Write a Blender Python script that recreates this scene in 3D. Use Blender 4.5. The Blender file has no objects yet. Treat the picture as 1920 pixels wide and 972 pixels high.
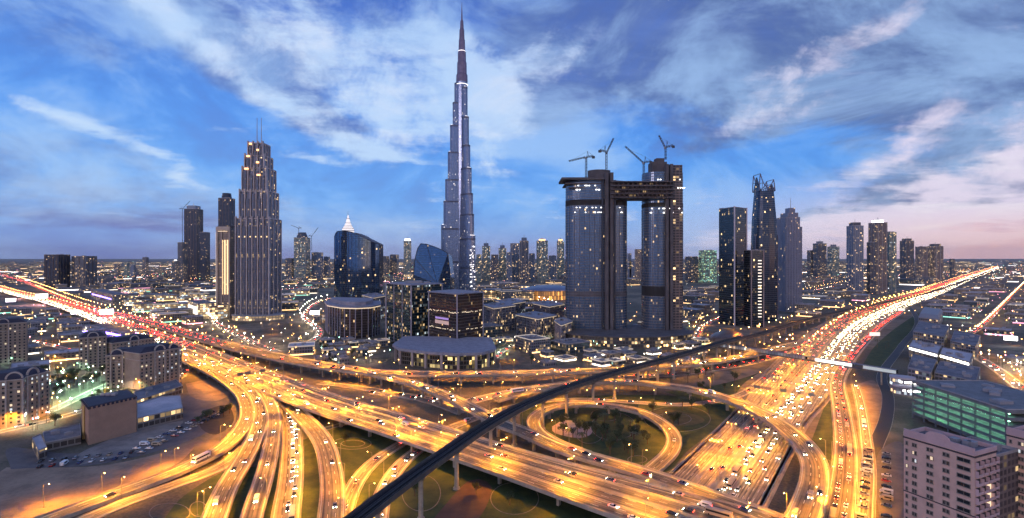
import bpy, bmesh, math, random
from mathutils import Vector, Matrix
random.seed(7)
R = math.radians
scene = bpy.context.scene
COL = scene.collection
# ---------------------------------------------------------------- camera
H, F, YH = 120.0, 960.0, 483.0
cd = bpy.data.cameras.new('camera'); cam = bpy.data.objects.new('camera', cd); COL.objects.link(cam)
cam.location = (0, 0, H); cam.rotation_euler = (R(90), 0, 0)
cd.sensor_width = 36; cd.lens = 18; cd.shift_y = -3/1920; cd.clip_start = 1; cd.clip_end = 120000
scene.camera = cam
# ---------------------------------------------------------------- view
scene.view_settings.view_transform = 'Standard'; scene.view_settings.look = 'None'
scene.view_settings.gamma = 1; scene.view_settings.exposure = 0.0
scene.render.engine = 'CYCLES'
cy = scene.cycles
cy.use_light_tree = True; cy.max_bounces = 3; cy.diffuse_bounces = 1; cy.glossy_bounces = 2; cy.adaptive_threshold = .04
cy.transmission_bounces = 2; cy.volume_bounces = 0; cy.transparent_max_bounces = 6
cy.sample_clamp_indirect = 3; cy.caustics_reflective = False; cy.caustics_refractive = False
cy.use_denoising = True

def lin(r, g, b):
    f = lambda c: (c/255/12.92) if c/255 <= .04045 else ((c/255+.055)/1.055)**2.4
    return (f(r), f(g), f(b), 1)

# ---------------------------------------------------------------- node helper
class NT:
    def __init__(s, tree): s.t = tree; s.n = tree.nodes; s.l = tree.links
    def node(s, typ, ins=None, **kw):
        n = s.n.new(typ)
        for k, v in kw.items(): setattr(n, k, v)
        if ins:
            for k, v in ins.items(): s.put(n.inputs[k], v)
        return n
    def put(s, sock, v):
        if hasattr(v, 'is_output') or isinstance(v, bpy.types.NodeSocket): s.l.new(v, sock)
        else: sock.default_value = v
    def m(s, op, a, b=0.0, c=0.0, clamp=False):
        n = s.n.new('ShaderNodeMath'); n.operation = op; n.use_clamp = clamp
        s.put(n.inputs[0], a); s.put(n.inputs[1], b); s.put(n.inputs[2], c); return n.outputs[0]
    def vm(s, op, a, b=(0, 0, 0)):
        n = s.n.new('ShaderNodeVectorMath'); n.operation = op
        s.put(n.inputs[0], a); s.put(n.inputs[1], b); return n.outputs[0]
    def mix(s, f, a, b, blend='MIX'):
        n = s.n.new('ShaderNodeMix'); n.data_type = 'RGBA'; n.blend_type = blend
        s.put(n.inputs[0], f); s.put(n.inputs[6], a); s.put(n.inputs[7], b); return n.outputs[2]
    def comb(s, x, y, z=0.0):
        n = s.n.new('ShaderNodeCombineXYZ'); s.put(n.inputs[0], x); s.put(n.inputs[1], y); s.put(n.inputs[2], z); return n.outputs[0]
    def sep(s, v):
        n = s.n.new('ShaderNodeSeparateXYZ'); s.put(n.inputs[0], v); return n.outputs
    def noise(s, v, scale=1, detail=4, rough=.5, dist=0.0):
        n = s.n.new('ShaderNodeTexNoise'); s.put(n.inputs['Vector'], v)
        n.inputs['Scale'].default_value = scale; n.inputs['Detail'].default_value = detail
        n.inputs['Roughness'].default_value = rough; n.inputs['Distortion'].default_value = dist
        return n.outputs['Fac'], n.outputs['Color']
    def ss(s, x, a, b):
        n = s.n.new('ShaderNodeMapRange'); n.interpolation_type = 'SMOOTHSTEP'
        s.put(n.inputs[0], x); n.inputs[1].default_value = a; n.inputs[2].default_value = b; return n.outputs[0]
    def ramp(s, x, stops):
        n = s.n.new('ShaderNodeValToRGB'); s.put(n.inputs[0], x); e = n.color_ramp.elements
        e[0].position, e[0].color = stops[0]; e[1].position, e[1].color = stops[-1]
        for p, c in stops[1:-1]:
            q = e.new(p); q.color = c
        return n.outputs[0]

# ---------------------------------------------------------------- world: dusk sky with broken cloud
W = bpy.data.worlds.new('World'); scene.world = W; W.use_nodes = True
t = NT(W.node_tree); t.n.clear()
tc = t.node('ShaderNodeTexCoord'); d = t.vm('NORMALIZE', tc.outputs['Generated'])
dx, dy, dz = t.sep(d)
az = t.m('ARCTAN2', dx, dy); el = t.m('ARCSINE', dz)
zc = t.m('MAXIMUM', t.m('ADD', dz, 0.10), 0.02)
plane = t.comb(t.m('DIVIDE', dx, zc), t.m('DIVIDE', dy, zc), 0.0)
wfac, wcol = t.noise(plane, 0.55, 5, .55)
wx, wy, wz = t.sep(wcol)
azw = t.m('ADD', az, t.m('MULTIPLY', t.m('SUBTRACT', wx, .5), .34))
elw = t.m('ADD', el, t.m('MULTIPLY', t.m('SUBTRACT', wy, .5), .20))
def pz(px, py):          # direction seen by the lens -> azimuth, elevation
    u = (px-960)/F; v = (YH-py)/F
    return math.atan2(u, 1), math.atan(v/math.sqrt(1+u*u))
def blob(px, py, sx, sy, ang=0, warp=True):
    a0, e0 = pz(px, py)
    A, E = (azw, elw) if warp else (az, el)
    x = t.m('SUBTRACT', A, a0); y = t.m('SUBTRACT', E, e0)
    c, s_ = math.cos(R(ang)), math.sin(R(ang))
    u = t.m('ADD', t.m('MULTIPLY', x, c/(sx/F)), t.m('MULTIPLY', y, s_/(sx/F)))
    v = t.m('ADD', t.m('MULTIPLY', x, -s_/(sy/F)), t.m('MULTIPLY', y, c/(sy/F)))
    q = t.m('ADD', t.m('MULTIPLY', u, u), t.m('MULTIPLY', v, v))
    return t.m('EXPONENT', t.m('MULTIPLY', q, -1.0))
def total(items):
    acc = 0.0
    for w, *b in items:
        acc = t.m('ADD', acc, t.m('MULTIPLY', blob(*b), w))
    return acc
base = t.ramp(t.m('MULTIPLY', t.m('ADD', el, .1), 1.0), [
    (0.0, lin(80, 84, 130)), (.095, lin(112, 132, 190)), (.13, lin(100, 154, 224)), (.2, lin(74, 156, 240)),
    (.34, lin(54, 136, 232)), (.52, lin(48, 98, 198)), (.75, lin(40, 72, 160)), (1, lin(36, 58, 130))])
# blush over the right horizon
blush = t.m('MULTIPLY', t.ss(az, .15, .75), t.m('SUBTRACT', 1.0, t.ss(el, .0, .16)))
base = t.mix(t.m('MULTIPLY', blush, .92), base, lin(250, 198, 200))
blush2 = t.m('MULTIPLY', t.ss(az, -.9, -.2), t.m('SUBTRACT', 1.0, t.ss(el, -.02, .06)))
base = t.mix(t.m('MULTIPLY', blush2, .35), base, lin(190, 170, 205))
# dark cloud masses and bright wisps (ang>0 rises to the right)
dark = total([(1.1, 330, 40, 260, 60, -20), (1.0, 520, 175, 200, 36, -32), (.75, 640, 30, 120, 50, -20), (.9, 200, 350, 300, 55, -4),
              (1.15, 1180, 70, 320, 95, -8), (.8, 1010, 190, 120, 50, 10), (1.3, 1840, 120, 210, 130, 25), (.9, 1560, 110, 190, 75, 0),
              (.85, 1800, 330, 190, 26, 14), (.7, 1330, 240, 160, 40, 10), (.45, 380, 250, 120, 30, 0), (.7, 1500, 20, 260, 45, 0), (.7, 1620, 375, 200, 16, 6),
              (.5, 40, 60, 120, 40, -10)])
lite = total([(.95, 380, 100, 260, 26, -30), (1.1, 680, 190, 240, 70, -22), (.9, 270, 300, 170, 13, -9), (.8, 30, 225, 80, 12, -28),
              (.8, 740, 290, 110, 12, -10), (.8, 560, 290, 80, 10, -10), (.9, 930, 190, 130, 44, -15), (.6, 1070, 130, 50, 20, 25), (.5, 1450, 170, 150, 32, 30),
              (.75, 1640, 270, 140, 36, 40), (1.1, 1860, 370, 230, 46, 12), (.9, 1680, 60, 110, 26, 30), (.8, 1560, 430, 300, 26, 4), (.5, 800, 130, 170, 50, -30), (.5, 950, 400, 300, 30, 3), (.7, 1000, 120, 120, 40, 30), (.7, 820, 60, 120, 40, -35), (.8, 1850, 300, 160, 26, 20)])
n1, _ = t.noise(t.vm('MULTIPLY', plane, (1.0, 1.0, 1)), 1.3, 9, .62, .35)
n2, _ = t.noise(t.vm('MULTIPLY', plane, (.55, 1.25, 1)), 2.6, 8, .6, .5)
n6, _ = t.noise(t.vm('MULTIPLY', d, (1, 1, 1.7)), 4.6, 10, .64, .3)
darkA = t.m('MULTIPLY', t.ss(t.m('ADD', dark, t.m('ADD', t.m('MULTIPLY', t.m('SUBTRACT', n1, .5), .8), t.m('MULTIPLY', t.m('SUBTRACT', n6, .5), 2.2))), .3, 1.0), .9)
n4, _ = t.noise(t.vm('MULTIPLY', d, (1, 1, 1.5)), 7.5, 11, .66, .25)
n5, _ = t.noise(t.vm('MULTIPLY', d, (1, 1, 2.0)), 3.4, 10, .62, .5)
lite = t.m('ADD', lite, t.m('MULTIPLY', t.m('SUBTRACT', n4, .5), 3.0))
liteA = t.ss(t.m('ADD', t.m('MULTIPLY', lite, 1.0), t.m('MULTIPLY', t.m('SUBTRACT', n2, .5), 1.3)), .30, 1.25)
darkcol = t.mix(t.ss(az, -.5, .7), lin(64, 98, 180), lin(72, 92, 148))
darkcol = t.mix(t.m('MULTIPLY', t.ss(n2, .4, .75), .45), darkcol, lin(122, 148, 208))
litecol = t.mix(t.ss(az, -.1, .75), lin(178, 206, 244), lin(222, 212, 236))
litecol = t.mix(t.m('MULTIPLY', t.ss(n1, .45, .7), .5), litecol, lin(238, 236, 246))
n3 = n5
c = t.mix(darkA, base, darkcol)
c = t.mix(t.m('MULTIPLY', t.ss(n3, .42, .66), .66), c, lin(160, 196, 242))
c = t.mix(t.m('MULTIPLY', t.ss(n3, .50, .34), .45), c, lin(62, 104, 196))
c = t.mix(t.m('MULTIPLY', liteA, .95), c, litecol)
peach = t.m('MULTIPLY', t.ss(az, .35, .8), t.m('SUBTRACT', 1.0, t.ss(el, .0, .085)))
c = t.mix(t.m('MULTIPLY', peach, .7), c, lin(250, 200, 190))
# the unseen sky behind the lens, brightened as fill for the facades
back = t.ss(dy, .1, -.7)
c = t.mix(t.m('MULTIPLY', back, .7), c, (.44, .50, .78, 1))
sky = t.node('ShaderNodeTexSky', sky_type='NISHITA', sun_disc=False, sun_elevation=R(2), sun_rotation=R(140), altitude=100)
bg1 = t.node('ShaderNodeBackground', {'Color': c, 'Strength': 1.02})
bg2 = t.node('ShaderNodeBackground', {'Color': sky.outputs[0], 'Strength': .05})
add = t.node('ShaderNodeAddShader', {0: bg1.outputs[0], 1: bg2.outputs[0]})
out = t.node('ShaderNodeOutputWorld', {'Surface': add.outputs[0]})
W.cycles.sampling_method = 'MANUAL'; W.cycles.sample_map_resolution = 512
# ---------------------------------------------------------------- last weak low sun (behind the lens, to the right)
sl = bpy.data.lights.new('sun', 'SUN'); sl.energy = .6; sl.angle = R(12); sl.color = (1, .66, .62)
so = bpy.data.objects.new('sun', sl); COL.objects.link(so)
so.rotation_euler = (R(78), 0, R(-40+0)); so.location = (0, -100, 300)

# ---------------------------------------------------------------- materials
MATS = {}
def mat(name, col=(.5, .5, .5), rough=.7, metal=0.0, emit=None, es=0.0, var=0.0, vscale=.2, col2=None, bump=0.0):
    if name in MATS: return MATS[name]
    m = bpy.data.materials.new(name); m.use_nodes = True; t = NT(m.node_tree)
    b = t.n['Principled BSDF']; MATS[name] = m
    b.inputs['Roughness'].default_value = rough; b.inputs['Metallic'].default_value = metal
    c4 = (*col[:3], 1)
    if var or col2:
        g = t.node('ShaderNodeNewGeometry')
        f, _ = t.noise(g.outputs['Position'], vscale, 6, .6)
        f2, _ = t.noise(g.outputs['Position'], vscale*9, 3, .6)
        k = t.ss(t.m('ADD', t.m('MULTIPLY', f, .75), t.m('MULTIPLY', f2, .25)), .35, .65)
        c2 = (*col2[:3], 1) if col2 else tuple(x*(1-var) for x in col[:3])+(1,)
        t.put(b.inputs['Base Color'], t.mix(k, c4, c2))
    else: b.inputs['Base Color'].default_value = c4
    if emit:
        b.inputs['Emission Color'].default_value = (*emit[:3], 1); b.inputs['Emission Strength'].default_value = es
    return m

def glow(name, col, s, light=True):
    m = mat(name, (.5, .5, .5), .5, 0, col, s)
    m.cycles.emission_sampling = 'FRONT' if light else 'NONE'
    return m

def facade(name, glass, frame, cw=3, ch=3.6, fw=.12, fh=.2, lit=.15, warm=.6, es=1.2, rough=.18, metal=.55, seed=0, warmc=(1, .66, .3), coolc=(.8, .95, 1), clump=1.0, frough=.6, blinds=.35):
    if name in MATS: return MATS[name]
    m = bpy.data.materials.new(name); m.use_nodes = True; t = NT(m.node_tree); MATS[name] = m
    b = t.n['Principled BSDF']
    uv = t.node('ShaderNodeUVMap').outputs[0]
    u, v, _ = t.sep(uv)
    uc = t.m('DIVIDE', u, cw); vc = t.m('DIVIDE', v, ch)
    iu = t.m('FLOOR', uc); iv = t.m('FLOOR', vc); fu = t.m('FRACT', uc); fv = t.m('FRACT', vc)
    fr = t.m('MAXIMUM', t.m('LESS_THAN', fu, fw), t.m('LESS_THAN', fv, fh))
    wn = t.node('ShaderNodeTexWhiteNoise', {'Vector': t.comb(iu, iv, float(seed))}, noise_dimensions='3D')
    cx, cyy, cz = t.sep(wn.outputs['Color'])
    low, _ = t.noise(t.comb(t.m('MULTIPLY', iu, .07), t.m('MULTIPLY', iv, .35), float(seed)+3.1), 1.0, 3, .6)
    prob = t.m('MULTIPLY', lit, t.m('MULTIPLY', t.ss(low, .36, .70), 2.1*clump))
    on = t.m('MULTIPLY', t.m('LESS_THAN', wn.outputs['Value'], prob), t.m('SUBTRACT', 1.0, fr))
    pane = t.m('ADD', .55, t.m('MULTIPLY', cz, .9))
    dirt, _ = t.noise(t.node('ShaderNodeNewGeometry').outputs['Position'], .05, 5, .6)
    gcol = t.mix(t.m('MULTIPLY', cz, blinds), (*glass, 1), tuple(min(1, x*1.9+.02) for x in glass)+(1,))
    fcol = t.mix(t.m('MULTIPLY', dirt, .7), (*frame, 1), tuple(x*.6 for x in frame)+(1,))
    t.put(b.inputs['Base Color'], t.mix(fr, gcol, fcol))
    t.put(b.inputs['Metallic'], t.m('MULTIPLY', t.m('SUBTRACT', 1.0, fr), metal))
    t.put(b.inputs['Roughness'], t.m('ADD', rough, t.m('MULTIPLY', fr, frough-rough)))
    t.put(b.inputs['Emission Color'], t.mix(t.m('LESS_THAN', cx, warm), (*coolc, 1), (*warmc, 1)))
    t.put(b.inputs['Emission Strength'], t.m('MULTIPLY', t.m('MULTIPLY', on, es), t.m('ADD', .12, t.m('MULTIPLY', t.m('POWER', cyy, 4.0), 2.2))))
    # each pane sits at a very slightly different angle
    nm = t.node('ShaderNodeBump', {'Height': t.m('MULTIPLY', wn.outputs['Value'], .05), 'Strength': .25, 'Distance': .3})
    t.put(b.inputs['Normal'], nm.outputs[0])
    m.cycles.emission_sampling = 'NONE'
    return m

def road_mat(name, dark, light, metal=0):
    m = bpy.data.materials.new(name); m.use_nodes = True; t = NT(m.node_tree); MATS[name] = m
    b = t.n['Principled BSDF']
    u, v, _ = t.sep(t.node('ShaderNodeUVMap').outputs[0])
    # long streaks paint in light trails over tyre tracks, patches and joints
    n1, _ = t.noise(t.comb(t.m('MULTIPLY', u, .55), t.m('MULTIPLY', v, .004)), 1, 5, .65)
    n2, _ = t.noise(t.comb(t.m('MULTIPLY', u, 1.9), t.m('MULTIPLY', v, .012)), 1, 4, .6)
    n3, _ = t.noise(t.comb(u, v), .09, 6, .6)
    tr = t.m('ABSOLUTE', t.m('SINE', t.m('MULTIPLY', u, math.pi*2/3.6)))
    k = t.m('ADD', t.m('ADD', t.m('MULTIPLY', n1, .5), t.m('MULTIPLY', n2, .35)), t.m('ADD', t.m('MULTIPLY', n3, .25), t.m('MULTIPLY', tr, .10)))
    joint = t.m('LESS_THAN', t.m('FRACT', t.m('DIVIDE', v, 28)), .012)
    c = t.mix(t.ss(k, .50, .70), (*dark, 1), (*light, 1))
    c = t.mix(t.m('MULTIPLY', joint, .6), c, (.03, .03, .03, 1))
    t.put(b.inputs['Base Color'], c)
    t.put(b.inputs['Roughness'], t.m('ADD', .42, t.m('MULTIPLY', n2, .4)))
    return m
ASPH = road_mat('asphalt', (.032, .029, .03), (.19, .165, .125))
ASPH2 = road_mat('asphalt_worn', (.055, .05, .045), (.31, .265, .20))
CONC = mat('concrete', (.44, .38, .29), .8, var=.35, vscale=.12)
PAINT = mat('road_paint', (.8, .8, .76), .6, var=.25, vscale=.4)
YPAINT = mat('kerb_paint', (.75, .6, .2), .6, var=.3, vscale=.4)
METAL = mat('galvanised_metal', (.4, .4, .4), .4, .8)
DARKM = mat('dark_metal', (.06, .065, .08), .45, .4)
TYRE = mat('tyre_rubber', (.02, .02, .02), .8)
GLASSD = mat('dark_glass', (.02, .025, .03), .08)

# ---------------------------------------------------------------- mesh helpers
def G(px, py, z=0.0):
    D = (H-z)*F/(py-YH); return Vector(((px-960)/F*D, D, z))
def at(px, D, z=0.0): return Vector(((px-960)/F*D, D, z))
def zat(py, D): return H+(YH-py)/F*D

class MB:
    def __init__(s): s.v = []; s.f = []; s.uv = []; s.mi = []
    def face(s, pts, uvs=None, mi=0):
        i = len(s.v); s.v += [tuple(p) for p in pts]; s.f.append(tuple(range(i, i+len(pts))))
        s.uv.append(uvs or [(p[0], p[1]) for p in pts]); s.mi.append(mi)
    def box(s, c, sz, rz=0, mi=0, M=None):
        hx, hy, hz = sz[0]/2, sz[1]/2, sz[2]/2
        cs, sn = math.cos(rz), math.sin(rz)
        def P(x, y, z):
            q = Vector((c[0]+x*cs-y*sn, c[1]+x*sn+y*cs, c[2]+z)); return M @ q if M else q
        X = [P(*p) for p in ((-hx, -hy, -hz), (hx, -hy, -hz), (hx, hy, -hz), (-hx, hy, -hz), (-hx, -hy, hz), (hx, -hy, hz), (hx, hy, hz), (-hx, hy, hz))]
        for q, (a, b) in (((0, 1, 5, 4), (sz[0], sz[2])), ((1, 2, 6, 5), (sz[1], sz[2])), ((2, 3, 7, 6), (sz[0], sz[2])), ((3, 0, 4, 7), (sz[1], sz[2])), ((4, 5, 6, 7), (sz[0], sz[1])), ((3, 2, 1, 0), (sz[0], sz[1]))):
            s.face([X[i] for i in q], [(0, 0), (a, 0), (a, b), (0, b)], mi)
    def bar(s, a, b, w, h=None, mi=0):
        a = Vector(a); b = Vector(b); h = h or w; dv = b-a; L = dv.length
        if L < 1e-6: return
        q = dv.to_track_quat('Z', 'Y').to_matrix().to_4x4()
        M = Matrix.Translation((a+b)/2) @ q
        s.box((0, 0, 0), (w, h, L), 0, mi, M)
    def prism(s, poly, z0, z1, mi=0, top=1, poly1=None, u0=0.0, cap=True, bottom=False, vz=None):
        n = len(poly); u = u0; q = poly1 or poly; vz = z0 if vz is None else vz
        f0 = (lambda i: z0) ; f1 = z1 if callable(z1) else (lambda i: z1)
        for i in range(n):
            a, b = poly[i], poly[(i+1) % n]; c, d = q[(i+1) % n], q[i]
            L = math.hypot(b[0]-a[0], b[1]-a[1])
            j = (i+1) % n
            s.face([(a[0], a[1], z0), (b[0], b[1], z0), (c[0], c[1], f1(j)), (d[0], d[1], f1(i))],
                   [(u, z0-vz), (u+L, z0-vz), (u+L, f1(j)-vz), (u, f1(i)-vz)], mi)
            u += L
        if cap: s.face([(p[0], p[1], f1(i)) for i, p in enumerate(q)], None, top)
        if bottom: s.face([(p[0], p[1], z0) for p in reversed(poly)], None, top)
    def tube(s, a, b, r0, r1=None, n=8, mi=0, cap=True):
        a = Vector(a); b = Vector(b); r1 = r0 if r1 is None else r1
        q = (b-a).to_track_quat('Z', 'Y')
        ra = [a+q @ Vector((r0*math.cos(k*2*math.pi/n), r0*math.sin(k*2*math.pi/n), 0)) for k in range(n)]
        rb = [b+q @ Vector((r1*math.cos(k*2*math.pi/n), r1*math.sin(k*2*math.pi/n), 0)) for k in range(n)]
        for k in range(n):
            j = (k+1) % n; s.face([ra[k], ra[j], rb[j], rb[k]], [(0, 0), (1, 0), (1, 1), (0, 1)], mi)
        if cap: s.face(rb, None, mi); s.face(ra[::-1], None, mi)
    def mesh(s, name, mats):
        me = bpy.data.meshes.new(name); me.from_pydata(s.v, [], s.f)
        ul = me.uv_layers.new(name='UVMap'); k = 0; flat = []
        for uvs in s.uv:
            for q in uvs: flat += [q[0], q[1]]
        ul.data.foreach_set('uv', flat)
        for m in (mats if isinstance(mats, (list, tuple)) else [mats]): me.materials.append(m)
        me.polygons.foreach_set('material_index', s.mi)
        me.update(); return me
    def build(s, name, mats, parent=None, loc=None, smooth=False):
        me = s.mesh(name, mats)
        if smooth: me.polygons.foreach_set('use_smooth', [True]*len(me.polygons))
        return link(name, me, parent, loc)
def link(name, me, parent=None, loc=None):
    o = bpy.data.objects.new(name, me); COL.objects.link(o)
    if parent: o.parent = parent; 
    if loc: o.location = loc
    return o
def tag(o, label=None, cat=None, group=None, kind=None):
    if label: o['label'] = label
    if cat: o['category'] = cat
    if group: o['group'] = group
    if kind: o['kind'] = kind
    return o
def thing(name, label, cat, loc=(0, 0, 0), rz=0, group=None):
    o = bpy.data.objects.new(name, None); COL.objects.link(o); o.location = loc; o.rotation_euler = (0, 0, rz); o.empty_display_size = 1
    return tag(o, label, cat, group)
def part(mb, name, mats, root, smooth=False, local=False):
    """a mesh in world coordinates hung under a root that stands at its base"""
    if not local:
        inv = (Matrix.Translation(root.location) @ Matrix.Rotation(root.rotation_euler.z, 4, 'Z')).inverted()
        mb.v = [tuple(inv @ Vector(p)) for p in mb.v]
    return mb.build(name, mats, root, smooth=smooth)
def copy_thing(root, loc, rz, label=None, group=None, z_scale=None):
    r = root.copy(); COL.objects.link(r); r.location = loc; r.rotation_euler = (0, 0, rz)
    if label: r['label'] = label
    if group: r['group'] = group
    for ch in list(root.children):
        c = ch.copy(); COL.objects.link(c); c.parent = r
        for g in ch.children:
            d_ = g.copy(); COL.objects.link(d_); d_.parent = c
    return r

def smooth_path(pts, step=6.0):
    """Catmull-Rom through (x,y,z,w) rows -> evenly spaced rows"""
    P = [tuple(p) for p in pts]; P = [tuple(2*a-b for a, b in zip(P[0], P[1]))]+P+[tuple(2*a-b for a, b in zip(P[-1], P[-2]))]
    out = []
    for i in range(1, len(P)-2):
        a, b, c, d_ = P[i-1:i+3]; L = math.dist(b[:2], c[:2]); n = max(2, int(L/step))
        for k in range(n):
            t_ = k/n
            out.append(tuple(.5*((2*b[j])+(-a[j]+c[j])*t_+(2*a[j]-5*b[j]+4*c[j]-d_[j])*t_*t_+(-a[j]+3*b[j]-3*c[j]+d_[j])*t_**3) for j in range(4)))
    out.append(P[-2]); return out
ROADS = []       # (rows, half width) so that nothing else is set down on them
OCC = []         # (x, y, r) footprints
def frames(rows):
    out = []; s_ = 0
    for i, r in enumerate(rows):
        a = rows[max(0, i-1)]; b = rows[min(len(rows)-1, i+1)]
        t_ = Vector((b[0]-a[0], b[1]-a[1], 0)).normalized(); n = Vector((-t_.y, t_.x, 0))
        if i: s_ += math.dist(rows[i-1][:2], r[:2])
        out.append((Vector(r[:3]), t_, n, r[3], s_))
    return out
def strip(mb, fr, o0, o1, dz0, dz1, mi=0, s0=None, s1=None, rel=False):
    """ribbon between lateral offsets (metres, or fractions of the half width when rel)"""
    prev = None
    for (p, t_, n, w, s_) in fr:
        if (s0 is not None and s_ < s0) or (s1 is not None and s_ > s1): prev = None; continue
        a0, a1 = (o0*w/2, o1*w/2) if rel else ((o0(w) if callable(o0) else o0), (o1(w) if callable(o1) else o1))
        q = (p+n*a0+Vector((0, 0, dz0)), p+n*a1+Vector((0, 0, dz1)), a0, a1, s_)
        if prev:
            mb.face([prev[0], q[0], q[1], prev[1]][::1], [(prev[2], prev[4]), (q[2], q[4]), (q[3], q[4]), (prev[3], prev[4])], mi)
        prev = q
def profile(mb, fr, prof, mi=0, caps=True):
    for (a, b) in zip(prof, prof[1:]): strip(mb, fr, a[0], b[0], a[1], b[1], mi)
def dash(mb, fr, off, w, dz, on=4.0, gap=8.0, mi=0):
    # walk the path placing short painted dashes
    L = fr[-1][4]; s_ = 0; i = 0
    def P(s_):
        nonlocal i
        while i < len(fr)-2 and fr[i+1][4] < s_: i += 1
        a, b = fr[i], fr[i+1]; k = (s_-a[4])/max(1e-6, b[4]-a[4])
        return a[0].lerp(b[0], k), a[2].lerp(b[2], k), a[3]*(1-k)+b[3]*k
    while s_+on < L:
        p, n, W_ = P(s_); q, m_, W2 = P(s_+on)
        o1 = off(W_) if callable(off) else off; o2 = off(W2) if callable(off) else off
        z = Vector((0, 0, dz))
        mb.face([p+n*(o1-w/2)+z, q+m_*(o2-w/2)+z, q+m_*(o2+w/2)+z, p+n*(o1+w/2)+z], None, mi)
        s_ += on+gap
# ================================================================ GROUND
GROUND = bpy.data.materials.new('desert_ground'); GROUND.use_nodes = True
t = NT(GROUND.node_tree); b = t.n['Principled BSDF']; g = t.node('ShaderNodeNewGeometry'); P_ = g.outputs['Position']
f1, _ = t.noise(P_, .006, 7, .62); f2, _ = t.noise(P_, .05, 6, .6); f3, _ = t.noise(P_, .6, 4, .6)
c = t.mix(t.ss(f1, .42, .58), (.075, .065, .045, 1), (.24, .19, .13, 1))
c = t.mix(t.m('MULTIPLY', t.ss(f2, .4, .62), .6), c, (.05, .06, .03, 1))
c = t.mix(t.m('MULTIPLY', t.ss(f3, .35, .7), .35), c, (.26, .2, .14, 1))
t.put(b.inputs['Base Color'], c); b.inputs['Roughness'].default_value = .9
mb = MB(); S = 42000
mb.face([(-S, -3000, 0), (S, -3000, 0), (S, S, 0), (-S, S, 0)])
tag(mb.build('ground', GROUND), kind='structure')
GRASS = mat('lawn_grass', (.022, .045, .012), .9, col2=(.065, .085, .02), vscale=.12)
SAND = mat('bare_sand', (.36, .26, .18), .9, col2=(.20, .145, .10), vscale=.06)
PAVE = mat('paving', (.30, .27, .24), .8, col2=(.18, .16, .15), vscale=.1)
LOT = mat('parking_asphalt', (.085, .08, .085), .75, col2=(.16, .14, .13), vscale=.08)
KERB = mat('kerb_stone', (.26, .23, .19), .8, var=.4, vscale=.3)
def patch(name, px, m, z, height=0.0):
    w = [G(x, y, z) for x, y in px]
    rows = smooth_path([(p.x, p.y, z, 1) for p in w]+[(w[0].x, w[0].y, z, 1)], 4)
    pts = [(r[0], r[1]) for r in rows[:-1]]
    bm = bmesh.new(); vs = [bm.verts.new((x, y, z)) for x, y in pts]
    es = [bm.edges.new((vs[i], vs[(i+1) % len(vs)])) for i in range(len(vs))]
    bmesh.ops.triangle_fill(bm, edges=es, use_beauty=True)
    me = bpy.data.meshes.new(name); bm.to_mesh(me); bm.free(); me.materials.append(m); me.update()
    return tag(link(name, me), kind='structure')
patch('lawn', [(300, 985), (345, 930), (430, 880), (500, 872), (560, 830), (640, 800), (760, 800), (830, 850), (1000, 915), (1150, 985), (900, 1000), (600, 1010)], GRASS, .02)
patch('lawn', [(985, 752), (1120, 742), (1260, 742), (1385, 752), (1345, 800), (1290, 845), (1235, 890), (1120, 862), (1010, 830), (975, 790)], GRASS, .024)
patch('lawn', [(1245, 735), (1330, 725), (1420, 700), (1465, 672), (1400, 715), (1372, 742), (1300, 748)], GRASS, .02)
patch('lawn', [(1520, 830), (1555, 745), (1565, 800), (1566, 870), (1545, 880)], GRASS, .03)
patch('lawn', [(1612, 695), (1640, 650), (1680, 615), (1720, 590), (1730, 600), (1690, 640), (1668, 688)], GRASS, .03)
patch('sand_lot', [(0, 1000), (0, 885), (60, 878), (200, 872), (330, 842), (372, 826), (345, 860), (300, 885), (200, 925), (110, 970)], SAND, .03)
patch('sand_lot', [(1602, 722), (1640, 715), (1658, 760), (1652, 805), (1625, 822), (1612, 780)], SAND, .03)
patch('parking_lot', [(20, 880), (20, 840), (150, 850), (270, 812), (345, 745), (420, 735), (432, 770), (370, 820), (200, 868)], LOT, .034)
patch('car_park', [(1655, 1000), (1640, 900), (1650, 845), (1690, 830), (1700, 900), (1700, 1000)], LOT, .034)
patch('sand_lot', [(802, 985), (879, 902), (922, 914), (885, 985)], mat('brown_earth', (.12, .065, .045), .9, var=.3), .05)
patch('paved_plaza', [(1035, 800), (1060, 788), (1100, 796), (1110, 812), (1085, 822), (1040, 812)], mat('pink_paving', (.45, .34, .32), .8, var=.25), .06)
patch('sand_lot', [(1205, 776), (1250, 768), (1310, 780), (1318, 792), (1270, 800), (1225, 792)], mat('mown_grass', (.13, .11, .035), .9, var=.4), .05)
# landscaped kerb rings in the lawns
def ring(cx, cy, rx, ry, z=.07):
    pts = [G(cx+rx*math.cos(a), cy+ry*math.sin(a), z) for a in [k*2*math.pi/40 for k in range(41)]]
    fr = frames([(p.x, p.y, z, .5) for p in pts]); mb = MB()
    profile(mb, fr, [(-.18, 0), (-.18, .12), (.18, .12), (.18, 0)])
    tag(mb.build('garden_kerb', KERB), kind='structure')
for q in [(1270, 786, 62, 24), (1262, 786, 34, 11), (1136, 778, 28, 12), (1150, 800, 42, 26), (1105, 812, 26, 20), (660, 832, 36, 11), (965, 935, 45, 30), (318, 962, 38, 18), (372, 955, 16, 14), (790, 925, 36, 34), (1195, 862, 18, 7), (662, 832, 22, 6)]: ring(*q)

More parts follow.
